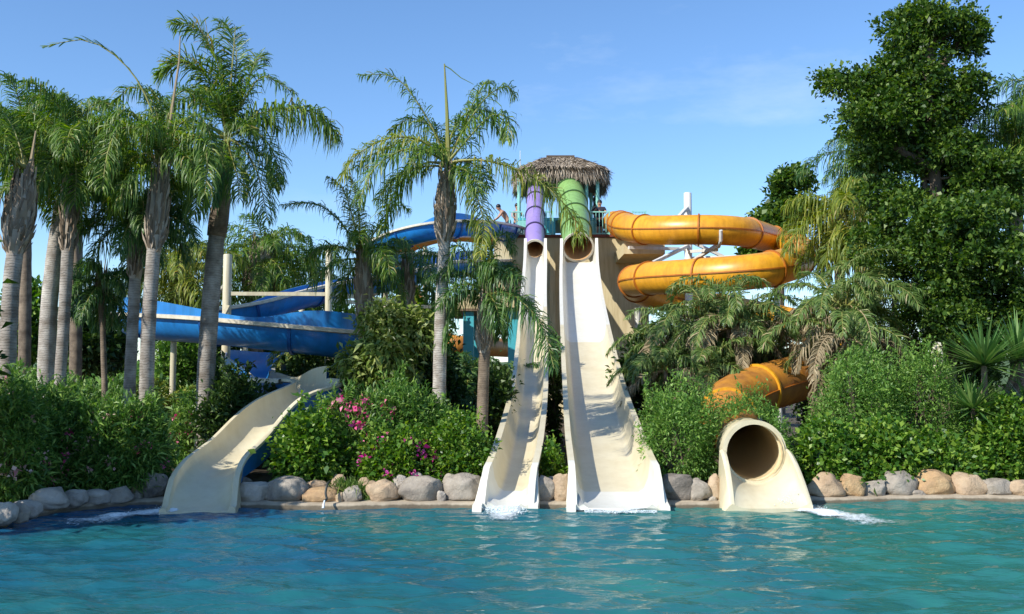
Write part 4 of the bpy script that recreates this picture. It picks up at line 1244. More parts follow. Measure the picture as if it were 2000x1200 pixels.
# palm with bulging leaf bases left of the royal palm
p6 = palm('queen_palm', 'palm with swollen head of leaf bases and one long arching frond', (285, 920), [(286, 780), (290, 640), (300, 490), (312, 350)], 16.0, (15.5, 15, 14, 10), (318, 318),
     fr=[([(318, 318), (305, 240), (270, 160), (220, 105), (160, 78), (85, 92)], 0.0, dict(llen=.32, droop=.12, n=26, bare=.45, plume=.1, fwd=1.6)),
         ([(318, 318), (290, 250), (245, 215), (215, 250), (205, 320)], -.6), ([(318, 318), (280, 260), (235, 250), (210, 300), (200, 370)], -1.0),
         ([(318, 318), (345, 250), (385, 225), (410, 260), (420, 320)], -.6), ([(320, 318), (360, 270), (395, 270), (405, 320), (400, 380)], -1.0),
         ([(318, 318), (310, 240), (290, 185), (255, 170), (225, 200)], .5), ([(318, 318), (325, 240), (350, 180), (385, 180), (410, 220)], .6),
         ([(318, 322), (285, 300), (250, 320), (232, 370), (225, 420)], .3), ([(320, 322), (355, 305), (380, 330), (385, 380), (380, 420)], .4),
         ([(318, 318), (300, 270), (262, 245), (232, 262), (222, 330)], .9), ([(318, 318), (318, 250), (312, 200), (290, 170)], 1.0)],
     nf=6, L=1.5, els=(65, -10), boot=((301, 496), (314, 340), 14, 23, 12), seed=6, m='palm', llen=.5, droop=.9, tm='trunkg')
spear(p6, [(321, 318), (335, 220), (350, 120), (352, 70)], 16.0, 0.035, 'dryp')

p1 = palm('queen_palm', 'palm with shaggy swollen head and a snapped bare leaf stalk', (8, 900), [(14, 720), (22, 560), (34, 460), (46, 360)], 15.0, (17.5, 17, 16, 11), (52, 330),
     fr=[([(40, 340), (10, 300), (-30, 260), (-80, 240)], -.5), ([(50, 330), (30, 260), (0, 215), (-40, 200)], .4), ([(50, 330), (20, 310), (-20, 330), (-50, 400)], -.6),
         ([(48, 330), (15, 270), (-25, 240), (-70, 260)], .8), ([(52, 330), (40, 270), (20, 225), (-10, 210)], 1.2)],
     nf=0, boot=((28, 500), (48, 350), 17, 33, 15), seed=11, llen=.5, tm='trunkg')
spear(p1, [(50, 352), (62, 310), (70, 256)], 15.0, 0.05, 'dryp')

palm('royal_palm', 'thick pale trunked palm between the shaggy palm and slimmer brown palm', (88, 920), [(90, 740), (96, 600), (108, 480), (116, 400)], 17.5, (18, 17, 15.5, 10), (120, 330), nf=17, L=1.9, els=(75, -20), seed=12, m='palm', tm='trunkp', llen=.5, droop=.85)
palm('queen_palm', 'slim mottled palm leaning beside the thick pale trunk', (112, 930), [(116, 770), (124, 640), (132, 500), (138, 420)], 16.4, (12, 12, 12.5, 10), (140, 290), nf=17, L=1.8, seed=13, m='palm', tm='trunkg', boot=((132, 500), (140, 310), 12, 15, 9), llen=.5, droop=.85, els=(80, -25))
palm('queen_palm', 'thin young palm with small drooping crown among the oleanders', (206, 900), [(205, 780), (201, 660), (199, 590)], 18.0, (6.5, 6, 8), (198, 545), nf=13, L=1.0, seed=14, m='palmb', tm='trunkb', llen=.34, droop=.95, els=(60, -60), boot=((199, 600), (198, 545), 7, 9, 6))
palm('queen_palm', 'brown-headed palm just behind the swollen-headed one', (247, 930), [(252, 780), (258, 660), (264, 540), (270, 440)], 17.2, (12.5, 12, 12, 12), (272, 410), nf=18, L=1.45, seed=15, m='palmb', tm='trunkg', llen=.45, droop=.85, els=(75, -35), boot=((264, 545), (272, 415), 13, 18, 11))
palm('queen_palm', 'short palm with shaggy trunk before the cream beams', (714, 800), [(714, 700), (713, 620), (712, 560)], 19.5, (15, 15, 12), (706, 500),
     fr=[([(706, 500), (670, 440), (620, 400), (550, 400)], .2, dict(llen=.42, droop=.6, plume=.25)), ([(706, 500), (690, 430), (670, 370), (640, 345)], -.5, dict(m='palmy', droop=.95)),
         ([(706, 500), (700, 420), (690, 360), (680, 345)], .4, dict(m='palmy', droop=.95)), ([(706, 500), (740, 440), (770, 400), (800, 410)], .3)],
     nf=8, L=1.4, els=(72, -30), seed=9, boot=((714, 640), (707, 500), 14, 19, 8), m='palm', tm='trunkb', llen=.45, droop=.85)
palm('queen_palm', 'small palm with grey shaggy trunk beside the tall windblown palm', (792, 780), [(792, 640), (795, 560)], 21.0, (15, 13), (796, 520), nf=7, L=1.25, els=(80, -20), seed=10, boot=((792, 620), (797, 520), 15, 16, 8), m='palmb', tm='trunkb', llen=.45, droop=.85)
palm('queen_palm', 'dark trunked palm hanging its fronds over the narrow cream chute', (941, 930), [(942, 820), (946, 700), (952, 600)], 17.6, (12.5, 12, 13), (950, 560),
     fr=[([(952, 575), (985, 572), (1020, 590), (1060, 640), (1082, 720)], -1.6, dict(droop=.95, llen=.55, n=110)), ([(950, 560), (915, 500), (890, 480), (872, 540)], -.4),
         ([(950, 560), (960, 490), (985, 455), (1005, 490)], .2), ([(950, 560), (945, 480), (930, 440), (905, 430)], .3, dict(m='palmy')), ([(948, 570), (905, 570), (880, 610), (865, 680)], -.3, dict(droop=.95))],
     nf=10, L=1.15, els=(78, -30), seed=16, boot=((945, 690), (951, 575), 13, 17, 10), m='palmb', tm='trunkb', llen=.45, droop=.9)
# palms behind the slides
palm('fan_skirted_palm', 'bushy background palm with a brown skirt of dead leaves behind the cream beam', (500, 740), [(500, 640), (505, 560)], 33, (16, 16), (515, 500), nf=30, L=2.6, els=(85, -60), seed=17, m='palm', tm='trunkb', boot=((503, 600), (513, 470), 22, 40, 20), llen=.7, droop=.85, leaf_n=64, lw=.036)
palm('background_palm', 'light green palm crown rising behind the blue flume turn', (350, 740), [(350, 640), (352, 570)], 31, (14, 13), (360, 520), nf=26, L=2.4, els=(85, -60), seed=18, m='palmy', tm='trunkb', boot=((350, 600), (358, 500), 15, 24, 12), llen=.7, droop=.9, leaf_n=64, lw=.036)
palm('background_palm', 'dark background palm between the beams and the small shaggy palms', (600, 740), [(600, 640), (600, 560)], 36, (11, 10), (600, 520), nf=20, L=2.4, els=(80, -50), seed=19, m='palmb', tm='trunkb', llen=.65, droop=.85, leaf_n=60, lw=.036)
palm('background_palm', 'feathery palm behind the two left-hand trunks of the palm row', (50, 740), [(50, 500), (45, 330)], 22, (12, 11), (45, 270), nf=18, L=2.2, els=(85, -15), seed=21, m='palm', tm='trunkb', llen=.55, droop=.8, leaf_n=76, lw=.026)
palm('background_palm', 'bright feathery palm whose top stands above the palm row', (150, 740), [(150, 500), (150, 330)], 23, (12, 11), (150, 255), nf=18, L=2.0, els=(88, -15), seed=22, m='palm', tm='trunkb', llen=.55, droop=.8, leaf_n=76, lw=.026)
palm('background_palm', 'yellowish weeping palm behind the yellow tube bend', (1640, 740), [(1640, 560), (1645, 440)], 27, (11, 11), (1648, 415), nf=22, L=2.2, els=(70, -60), seed=23, m='palmy', tm='trunkb', llen=.75, droop=1.05, leaf_n=76, lw=.03, wind=.1)
palm('background_palm', 'bluish weeping palm peeping out beside the big leafy tree', (1680, 740), [(1680, 500), (1690, 330)], 31, (11, 11), (1700, 300), nf=20, L=2.4, els=(70, -50), seed=24, m='palmb', tm='trunkb', llen=.8, droop=1.05, leaf_n=70, lw=.032, wind=.3)
palm('background_palm', 'tall feathery palm on the far side of the big leafy tree', (1985, 740), [(1985, 500), (1985, 330)], 22, (14, 13), (1985, 285), nf=24, L=2.2, els=(85, -55), seed=25, m='palm', tm='trunkb', llen=.7, droop=.95, leaf_n=80, lw=.026)
palm('background_palm', 'slender high palm whose leaf tips edge past the big leafy tree', (2040, 740), [(2040, 400), (2045, 230)], 25, (11, 10), (2048, 190), nf=16, L=1.9, els=(85, -30), seed=26, m='palmb', tm='trunkb', llen=.6, droop=.9, leaf_n=72, lw=.026)

# clustered feather palms beside the chutes
def cane_palm(name, label, px, Y, stems, seed, L=1.9, h=1.2, m='areca', nf=13, llen=.42, droop=.6, dead=3, group=None, els=(82, -15), bendk=1.25):
    x = P(px, 800, Y)[0]
    root = thing(name, label, 'palm', (x, Y, GZ), group)
    r = np.random.default_rng(seed)
    for s_ in range(stems):
        a = r.uniform(0, 6.28); ro = 0.32 * (stems > 1) * r.uniform(.5, 1.2)
        bx, by = x + ro * math.cos(a), Y + ro * math.sin(a)
        hh = h * r.uniform(.75, 1.15)
        tip = np.array([bx + 0.35 * ro * math.cos(a) * 2, by + .7 * ro * math.sin(a), GZ + hh])
        trunk(root, [(bx, by, GZ - .05), ((bx + tip[0]) / 2 + .03, (by + tip[1]) / 2, GZ + hh * .5), tip], [.06, .055, .05], 'trunkb', 'stem')
        for j in range(nf):
            u = (j + .5) / nf
            el = math.radians(els[0] + (els[1] - els[0]) * u + r.normal(0, 6))
            az = j * 2.4 + s_ * 1.3 + r.normal(0, .2)
            pth = arc_path(tip, az, el, L * r.uniform(.75, 1.1), (math.radians(70) + el * .55) * r.uniform(.8, 1.1) * bendk, r.normal(0, .2), wind=.05)
            old = j >= nf - dead
            frond(pth, root, seed * 97 + s_ * 20 + j, llen=llen * r.uniform(.85, 1.1), n=74, droop=droop * (1.3 if old else 1), m='arecad' if old and r.random() < .75 else m, lw=.024, plume=.22, wind=.05, pm='dryp' if old else 'petiole')
    return root
CG = None
cane_palm('cane_palm', 'dense cane palm clump with browned tips next to the wide cream chute', 1345, 22.4, 3, 31, L=1.7, h=2.5, nf=12)
cane_palm('cane_palm', 'cane palm with arching fronds below the yellow tube', 1410, 21.0, 3, 32, L=2.0, h=3.0, dead=4)
cane_palm('cane_palm', 'low cane palm with greyish tips in front of the yellow tube supports', 1345, 20.6, 2, 33, L=1.4, h=1.6, dead=5)
cane_palm('feather_palm', 'upright feather palm with grey-green fronds beside the yellow tube end', 1585, 21.0, 2, 34, L=2.1, h=3.1, dead=4, els=(86, -20))
cane_palm('feather_palm', 'spreading feather palm with browned lower fronds before the big leafy tree', 1690, 19.6, 2, 35, L=2.0, h=2.7, dead=6, els=(80, -35))
cane_palm('feather_palm', 'tall feather palm leaning against the big leafy tree', 1750, 21.5, 2, 36, L=2.1, h=3.3, dead=5, els=(84, -35))
cane_palm('cane_palm', 'small dark cane palm between the yellow tube and feather palms', 1490, 23.6, 3, 37, L=2.0, h=2.8, dead=4)
cane_palm('cane_palm', 'dark cane palm in the gap between dark trunked palm and tall palm', 900, 21.5, 2, 38, L=1.4, h=.6, m='palmb', dead=1)
cane_palm('cane_palm', 'dark cane palm behind the narrow cream chute', 965, 24.5, 3, 39, L=1.5, h=1.5, m='palmb', dead=1)
cane_palm('cane_palm', 'low yellow-green cane palm under the blue flume turn', 345, 20.5, 2, 40, L=1.5, h=.8, m='palmy', dead=1)
cane_palm('cane_palm', 'cane palm growing up through the cream beams', 600, 25.0, 1, 41, L=1.3, h=2.9, m='palmy', dead=0)

# ---------------------------------------------------------------- shrubs, trees, yuccas
def leaves(pos, nrm_bias, size, aspect, r, fold=0.15, hang=0.0):
    """rhombic leaf per point"""
    n = len(pos)
    d = r.normal(0, 1, (n, 3)) + nrm_bias * 0.9; d[:, 2] -= hang
    d /= np.linalg.norm(d, axis=1)[:, None]
    w = np.cross(d, r.normal(0, 1, (n, 3)) * 0.7 + np.array([0, 0, 1.0])); w /= np.linalg.norm(w, axis=1)[:, None] + 1e-9
    nn = np.cross(w, d)
    s = size * np.clip(r.lognormal(-.05, .34, n), .35, 1.9)[:, None]
    a = pos
    m1 = a + d * s * 0.45 + w * s * aspect * 0.5 + nn * s * fold
    m2 = a + d * s * 0.45 - w * s * aspect * 0.5 + nn * s * fold
    t = a + d * s - np.array([0, 0, 1.0]) * s * 0.12
    V = np.stack([a, m1, t, m2], 1).reshape(-1, 3)
    F = np.arange(n)[:, None] * 4 + np.array([[0, 1, 2, 3]])
    return V, F

def clump_cloud(c, rad, nclump, per, r, csize, flat=0.0, shell=0.55, bottom=-1.0):
    """leaf points gathered in clumps over the outer part of an uneven ellipsoid"""
    c, rad = np.array(c, float), np.array(rad, float)
    d = r.normal(0, 1, (nclump, 3)); d /= np.linalg.norm(d, axis=1)[:, None]
    d = d[d[:, 2] > bottom]
    k = len(d)
    ph = r.uniform(0, 6.28, 6); fq = r.normal(0, 2.2, (6, 3))
    lump = 1 + 0.14 * sum(np.sin(d @ fq[i] + ph[i]) for i in range(6)) / 1.7
    rr = (shell + (1 - shell) * r.random(k) ** 0.6) * lump
    cen = c + d * rad * rr[:, None]
    g = r.normal(0, 1, (k, per, 3)) * csize * r.uniform(0.6, 1.3, (k, 1, 1))
    pos = (cen[:, None] + g).reshape(-1, 3)
    out = np.repeat(d, per, 0) + g.reshape(-1, 3) / csize * 0.25 + np.array([0, 0, 0.35])
    return pos, out, cen

AVOID = [(yc[-40::2], .56), (ec[::2], .56), (green_c[-30::2] + [0, 0, .2], .62), (purple_c[-30::2] + [0, 0, .2], .42)]
def shrub(name, label, c, rad, n, m, size=0.07, aspect=0.45, seed=0, csize=0.1, per=24, cat='shrub', group=None, flowers=None, hang=0.0, sprigs=0, shell=.55, lowcut=0.12):
    r = np.random.default_rng(seed)
    root = thing(name, label, cat, (c[0], c[1], GZ), group)
    pos, out, cen = clump_cloud(c, rad, n // per, per, r, csize, shell=shell)
    if sprigs:                                  # upright shoots above the mass
        for _ in range(sprigs):
            a = r.uniform(0, 6.28); q = math.sqrt(r.random()) * 0.9
            b0 = np.array([c[0] + rad[0] * q * math.cos(a), c[1] + rad[1] * q * math.sin(a), c[2] + rad[2] * math.sqrt(max(0, 1 - q * q)) * 0.85])
            ln = r.uniform(0.25, 0.55); dv = np.array([r.normal(0, .25), r.normal(0, .25), 1.0]); dv /= np.linalg.norm(dv)
            t = r.random(46)
            pos = np.vstack([pos, b0 + dv * ln * t[:, None] + r.normal(0, .02, (46, 3))])
            out = np.vstack([out, np.repeat(dv[None], 46, 0) * 1.4])
    keep = pos[:, 2] > lowcut + r.uniform(0, .1, len(pos))
    pos, out = pos[keep], out[keep]
    for line, rad_ in AVOID:                    # no leaves inside the slides
        dm = np.full(len(pos), 9.0)
        for q_ in line: dm = np.minimum(dm, ((pos - q_) ** 2).sum(1))
        pos, out = pos[dm > rad_ ** 2], out[dm > rad_ ** 2]
    V, F = leaves(pos, out, size, aspect, r, hang=hang)
    mesh_obj('foliage', V, F, M[m], root, angle=180, kind='stuff')
    q = MB()
    for k in range(14):
        e = cen[r.integers(len(cen))]
        if any((((e * g_ + np.array([c[0], c[1], GZ]) * (1 - g_)) - line) ** 2).sum(1).min() < (rad_ + .1) ** 2 for line, rad_ in AVOID for g_ in (.3, .55, .8, 1.)): continue
        b0 = np.array([c[0] + r.normal(0, .12), c[1] + r.normal(0, .12), GZ - .06])
        q.tube([b0, (b0 + e) / 2 + [0, 0, .1], e], [.03, .02, .008], 5, caps=False)
    if q.v: q.build('stems', M['bark'], root)
    if flowers:
        fm, nfl, fsz, zone = flowers
        d = r.normal(0, 1, (nfl, 3)); d[:, 1] = -np.abs(d[:, 1]); d /= np.linalg.norm(d, axis=1)[:, None]
        fp = np.array(c) + d * np.array(rad) * r.uniform(.95, 1.06, (nfl, 1))
        fp = fp[fp[:, 2] > 0.35]
        for p in fp:
            k = int(r.integers(7, 16))
            V, F = leaves(p + r.normal(0, fsz * .8, (k, 3)), np.repeat([[0, -.5, .3]], k, 0), fsz, .8, r)
            mesh_obj('blossom', V, F, M[fm], root, angle=180)
    return root

def at(px, py, Y): return P(px, py, Y)
def sh(name, label, box, Y, depth, n, m, **k):
    """box: x0, y0 (top), x1, y1 (bottom) in photo pixels at depth Y"""
    a, b_ = P(box[0], box[1], Y), P(box[2], box[3], Y)
    c = ((a[0] + b_[0]) / 2, Y, max(0.15, (a[2] + b_[2]) / 2))
    rad = ((b_[0] - a[0]) / 2, depth, a[2] - c[2])
    return shrub(name, label, c, rad, n, m, **k)

# right-hand shrubs
sh('shrub', 'rounded light green feathery shrub beside the wide chute exit', (1245, 735, 1420, 985), 16.3, .75, 20000, 'bush', seed=51, size=.062, aspect=.32, csize=.075, sprigs=26)
sh('shrub', 'light green shrub hiding the tube behind the round cream mouth', (1370, 782, 1555, 985), 16.25, .55, 16000, 'bush', seed=52, size=.062, aspect=.32, csize=.075, sprigs=18)
sh('shrub', 'big feathery shrub under the feather palms', (1590, 700, 1770, 960), 17.6, .9, 17000, 'bush', seed=53, size=.065, aspect=.32, csize=.09, sprigs=30)
sh('shrub', 'tall loose feathery shrub next to the flowering yucca', (1720, 690, 1880, 950), 18.0, .8, 14000, 'bush', seed=54, size=.065, aspect=.32, csize=.09, sprigs=26)
sh('hedge_shrub', 'broad-leaved hedge shrub beside the round cream mouth', (1540, 840, 1690, 1010), 16.2, .5, 10000, 'hedge', seed=55, size=.085, aspect=.62, csize=.09)
sh('hedge_shrub', 'broad-leaved hedge shrub behind the pointed grey boulder', (1660, 830, 1800, 1010), 16.4, .5, 10000, 'hedge', seed=56, size=.085, aspect=.62, csize=.09)
sh('hedge_shrub', 'broad-leaved hedge shrub behind the domed sandy boulder', (1770, 850, 1910, 1010), 16.5, .5, 9000, 'hedge', seed=57, size=.085, aspect=.62, csize=.09)
sh('hedge_shrub', 'bright narrow hedge shrub in front of the tall yucca', (1900, 800, 2030, 1010), 16.6, .5, 11000, 'hedge', seed=58, size=.085, aspect=.6, csize=.09)
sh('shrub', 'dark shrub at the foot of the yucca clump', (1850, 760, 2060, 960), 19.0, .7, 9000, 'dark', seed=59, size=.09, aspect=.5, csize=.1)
# centre shrubs with blossoms
sh('bougainvillea', 'glossy green shrub growing over the side of the cream exit chute', (548, 805, 660, 1010), 15.9, .42, 11000, 'hedge', seed=61, size=.085, aspect=.62, csize=.10, sprigs=8)
sh('oleander', 'oleander with a few pink blossoms behind the big round boulder', (620, 775, 760, 1010), 16.6, .6, 12000, 'olean', seed=62, size=.12, aspect=.2, csize=.10, sprigs=22, flowers=('pink', 22, .075, 0))
sh('oleander', 'tall oleander in front of the tall windblown palm', (710, 748, 860, 1000), 17.0, .6, 12000, 'olean', seed=63, size=.12, aspect=.2, csize=.10, sprigs=26, flowers=('pink', 14, .07, 0))
sh('bougainvillea', 'bushy shrub with magenta blossoms above the long flat-sided boulder', (700, 850, 860, 1010), 15.9, .45, 10000, 'hedge', seed=64, size=.075, aspect=.6, csize=.085, flowers=('magenta', 26, .075, 0))
sh('shrub', 'rounded yellow-green shrub beside the narrow chute', (850, 815, 962, 1010), 16.1, .55, 12000, 'hedge', seed=65, size=.07, aspect=.55, csize=.08)
sh('oleander', 'oleander filling the gap under the dark trunked palm', (800, 790, 900, 985), 17.0, .4, 7000, 'olean', seed=66, size=.11, aspect=.22, csize=.09, sprigs=14)
sh('shrub', 'low dark shrub filling the foot of the gap between the straight chutes', (1056, 862, 1100, 985), 16.2, .3, 3000, 'hedge', seed=67, size=.07, aspect=.5, csize=.06)
# small tree with drooping leaves
def leafy_tree(name, label, foot, stem_px, Y, blobs, m, size, aspect, seed, hang=0.0, tm='bark', tr=.09, per=26, csize=.12, cat='tree', limbs=12, shell=.35, sub=None):
    r = np.random.default_rng(seed)
    f = P(foot[0], foot[1], Y)
    root = thing(name, label, cat, (f[0], Y, GZ))
    pts = [np.array([f[0], Y, GZ - .05])] + [P(a, b_, Y) for a, b_ in stem_px]
    trunk(root, pts, list(np.linspace(tr, tr * .35, len(pts))), tm)
    PV, PO, CN = [], [], []
    for (x0, y0, x1, y1, dep, n, dy) in blobs:
        a, b_ = P(x0, y0, Y + dy), P(x1, y1, Y + dy)
        c = np.array([(a[0] + b_[0]) / 2, Y + dy, (a[2] + b_[2]) / 2])
        pos, out, cen = clump_cloud(c, ((b_[0] - a[0]) / 2, dep, (a[2] - b_[2]) / 2), n // per, per, r, csize, shell=shell)
        if sub:
            ns = max(3, int(n / 290)); dd = r.normal(0, 1, (ns, 3)); dd /= np.linalg.norm(dd, axis=1)[:, None]
            cs = c + dd * np.array([(b_[0] - a[0]) / 2, dep, (a[2] - b_[2]) / 2]) * (.35 + .6 * r.random((ns, 1)) ** .6)
            pos, out, cen = [], [], cs
            for s_ in cs:
                rs_ = sub * r.uniform(.6, 1.25)
                p_, o_, _ = clump_cloud(s_, (rs_ * 1.25, rs_ * 1.1, rs_ * .75), 26, 26, r, sub * .20, shell=.4, bottom=-.75)
                pos.append(p_); out.append(o_)
            pos, out = np.vstack(pos), np.vstack(out)
        PV.append(pos); PO.append(out); CN.append((c, cen))
    pos, out = np.vstack(PV), np.vstack(PO)
    k = pos[:, 2] > GZ + .1
    V, F = leaves(pos[k], out[k], size, aspect, r, hang=hang)
    mesh_obj('crown', V, F, M[m], root, angle=180, kind='stuff')
    tp = np.array(pts)
    for c, cen in CN:
        j = np.argmin(np.linalg.norm(tp - c, axis=1)); j = max(1, j - 1) if j else 1
        q = MB(); mid = (tp[j] + c) / 2 + r.normal(0, .1, 3)
        q.tube([tp[j], mid, c], [tr * .6, tr * .4, tr * .25], 7, caps=False)
        for k in range(5):
            e = cen[r.integers(len(cen))]; s0 = mid if k % 2 else c
            q.tube([s0, (s0 + e) / 2 + r.normal(0, .06, 3), e], [tr * .28, tr * .16, tr * .06], 5, caps=False)
        q.build('limb', M[tm], root)
    return root
leafy_tree('small_leafy_tree', 'small tree of glossy drooping leaves before the blue flume end', (735, 900), [(738, 780), (742, 680), (745, 620)], 18.6,
    [(668, 680, 745, 765, .4, 1500, -.1), (705, 590, 795, 680, .45, 2300, 0), (765, 610, 845, 690, .45, 1900, .2), (680, 690, 810, 790, .55, 2600, .1), (725, 650, 790, 720, .45, 1300, -.4)], 'drac', .14, .34, 71, hang=.9, csize=.11, per=18)
leafy_tree('broad_leafy_tree', 'towering dark green broad-leaved tree above the yuccas', (1850, 900), [(1850, 700), (1840, 500), (1825, 330), (1815, 180), (1810, 90)], 21.0,
    [(1715, 20, 1900, 160, .9, 5200, 0), (1690, 130, 1935, 290, 1.1, 9000, 0), (1600, 125, 1720, 190, .5, 1600, .2), (1635, 170, 1790, 290, .9, 5200, -.2), (1650, 260, 1960, 440, 1.3, 11000, .2), (1680, 380, 1900, 560, 1.2, 8500, 0),
     (1780, 370, 2010, 580, 1.2, 11000, -1.3), (1780, 520, 1900, 680, .8, 6500, -1.2), (1880, 540, 2060, 700, 1.0, 8000, -1.0), (1780, 2, 1850, 70, .4, 1000, 0), (1845, 45, 1905, 110, .4, 900, 0), (1890, 300, 1990, 380, .6, 2600, 0)],
    'tree', .09, .62, 72, csize=.14, tr=.2, shell=.3, sub=.37)
leafy_tree('far_leafy_tree', 'slim leafy tree behind the end of the yellow tube', (1525, 800), [(1525, 600), (1528, 480), (1527, 400)], 42.0,
    [(1490, 330, 1560, 400, .8, 1500, 0), (1460, 390, 1590, 450, 1.2, 3000, 0), (1435, 430, 1585, 520, 1.4, 3600, 0)], 'tree', .2, .6, 73, csize=.25, tr=.2, sub=.6)
leafy_tree('far_leafy_tree', 'round dark tree seen between the palm trunks over the oleanders', (160, 740), [(160, 700), (160, 660)], 40.0,
    [(118, 615, 215, 720, 1.4, 4500, 0), (200, 660, 235, 725, .7, 1500, 1)], 'dark', .25, .6, 74, csize=.25, tr=.15)
leafy_tree('far_leafy_tree', 'yellow-green tree behind the shaggy palm trunk', (45, 740), [(45, 700), (45, 640)], 36.0,
    [(20, 560, 78, 720, 1.0, 4200, 0)], 'hedge', .22, .6, 75, csize=.2, tr=.12)
# bare far tree
bt = thing('bare_far_tree', 'leafless twiggy tree on the skyline between palm trunks', 'tree', (P(224, 700, 60)[0], 60, .3))
r = np.random.default_rng(8)
def twig(q, p, d, L, rad, dep):
    e = p + d * L
    q.tube([p, (p + e) / 2 + r.normal(0, L * .05, 3), e], [rad, rad * .8, rad * .6], 5, caps=False)
    if dep:
        for _ in range(3):
            nd = d + r.normal(0, .45, 3); nd[2] = abs(nd[2]) * .8 + .1; nd /= np.linalg.norm(nd)
            twig(q, e, nd, L * .68, rad * .55, dep - 1)
q = MB(); twig(q, np.array([P(224, 700, 60)[0], 60, .25]), np.array([0, 0, 1.0]), 1.6, .09, 4); q.build('branches', M['bark'], bt)

# left-hand oleander bank
OL = 'oleander bushes banked under the palm row'
ol = [((-60, 745, 70, 1010), 14.4, .6, 'pale pink oleander at the end of the bank by the shaggy palm', ('palepink', 16, .06, 0)),
      ((20, 775, 140, 1010), 15.2, .6, 'oleander in front of the thick pale palm trunk', ('pink', 12, .06, 0)),
      ((90, 795, 210, 1010), 15.8, .6, 'oleander in front of the slim mottled palm', ('palepink', 14, .06, 0)),
      ((160, 805, 270, 1010), 15.6, .6, 'oleander around the thin young palm', ('palepink', 16, .06, 0)),
      ((225, 805, 318, 1000), 15.6, .4, 'oleander at the foot of the swollen-headed palm', ('pink', 14, .06, 0)),
      ((330, 790, 430, 960), 18.6, .5, 'oleander behind the cream exit chute', ('pink', 12, .06, 0)),
      ((60, 765, 200, 920), 18.5, .8, 'sunny oleander at the back of the bank behind the mottled palm', None),
      ((190, 760, 300, 920), 19.0, .8, 'sunny oleander at the back of the bank behind the thin young palm', None),
      ((-40, 755, 80, 920), 18.0, .8, 'sunny oleander at the back of the bank behind the shaggy palm', None)]
for i, (bx, Y, dp, lab, fl) in enumerate(ol):
    sh('oleander', lab, bx, Y, dp, 12000, 'olean', seed=80 + i, size=.115, aspect=.2, csize=.10, sprigs=30, flowers=fl, group=OL)
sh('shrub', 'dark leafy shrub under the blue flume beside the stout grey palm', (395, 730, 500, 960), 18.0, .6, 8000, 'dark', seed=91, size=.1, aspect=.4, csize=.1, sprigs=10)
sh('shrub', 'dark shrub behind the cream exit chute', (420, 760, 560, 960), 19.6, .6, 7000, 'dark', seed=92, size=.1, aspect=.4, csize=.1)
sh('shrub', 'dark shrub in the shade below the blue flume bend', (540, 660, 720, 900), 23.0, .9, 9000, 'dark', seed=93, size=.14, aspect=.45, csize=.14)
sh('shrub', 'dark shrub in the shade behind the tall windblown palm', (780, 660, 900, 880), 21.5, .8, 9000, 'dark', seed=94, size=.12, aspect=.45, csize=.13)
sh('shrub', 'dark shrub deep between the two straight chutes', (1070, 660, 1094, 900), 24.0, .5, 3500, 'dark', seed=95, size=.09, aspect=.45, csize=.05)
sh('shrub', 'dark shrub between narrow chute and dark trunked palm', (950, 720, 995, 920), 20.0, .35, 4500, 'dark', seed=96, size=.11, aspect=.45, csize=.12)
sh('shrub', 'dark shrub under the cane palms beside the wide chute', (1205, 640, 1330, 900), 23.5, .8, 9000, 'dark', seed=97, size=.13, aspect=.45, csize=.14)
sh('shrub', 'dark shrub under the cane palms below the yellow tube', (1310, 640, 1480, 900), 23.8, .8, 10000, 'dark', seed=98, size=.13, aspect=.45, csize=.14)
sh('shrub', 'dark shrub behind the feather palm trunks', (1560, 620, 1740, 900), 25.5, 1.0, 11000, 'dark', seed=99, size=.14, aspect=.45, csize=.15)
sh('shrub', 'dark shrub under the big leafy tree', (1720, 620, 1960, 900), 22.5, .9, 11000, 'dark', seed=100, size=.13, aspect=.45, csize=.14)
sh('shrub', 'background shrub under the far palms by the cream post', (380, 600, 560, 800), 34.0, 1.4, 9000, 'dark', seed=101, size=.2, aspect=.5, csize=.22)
sh('shrub', 'background shrub under the cream beams', (540, 590, 760, 800), 36.0, 1.4, 10000, 'hedge', seed=102, size=.2, aspect=.5, csize=.22)
sh('shrub', 'background shrub left of the turquoise column', (740, 560, 880, 780), 38.0, 1.4, 9000, 'hedge', seed=103, size=.2, aspect=.5, csize=.22)
sh('shrub', 'background bush showing between the blue flume and the palms', (300, 650, 420, 800), 28.0, 1.0, 8000, 'olean', seed=104, size=.16, aspect=.4, csize=.16)
# scrub belt beyond the garden
r = np.random.default_rng(12)
n = 26000
pos = np.stack([r.uniform(-75, -8, n), r.uniform(62, 78, n), .3 + 1.9 * r.random(n) ** .7], 1)
pos[:, 2] *= (0.8 + .3 * np.sin(pos[:, 0] * .7) + .2 * np.sin(pos[:, 0] * 1.9))
V, F = leaves(pos, np.repeat([[0, -.4, .6]], n, 0), .55, .6, r)
sb = mesh_obj('far_scrub', V, F, M['olean'], angle=180, kind='stuff')
tag(sb, 'low green scrub spread along the far skyline', 'scrub')
# shade trees standing just past the frame over the curved row
leafy_tree('shade_tree', 'leafy tree shading the curved row of boulders', (-150, 900), [(-150, 700), (-150, 500)], 11.8,
    [(-420, 330, -120, 640, 1.3, 7000, 0), (-330, 520, -90, 800, 1.0, 5000, .4)], 'tree', .15, .6, 76, csize=.14, tr=.14)

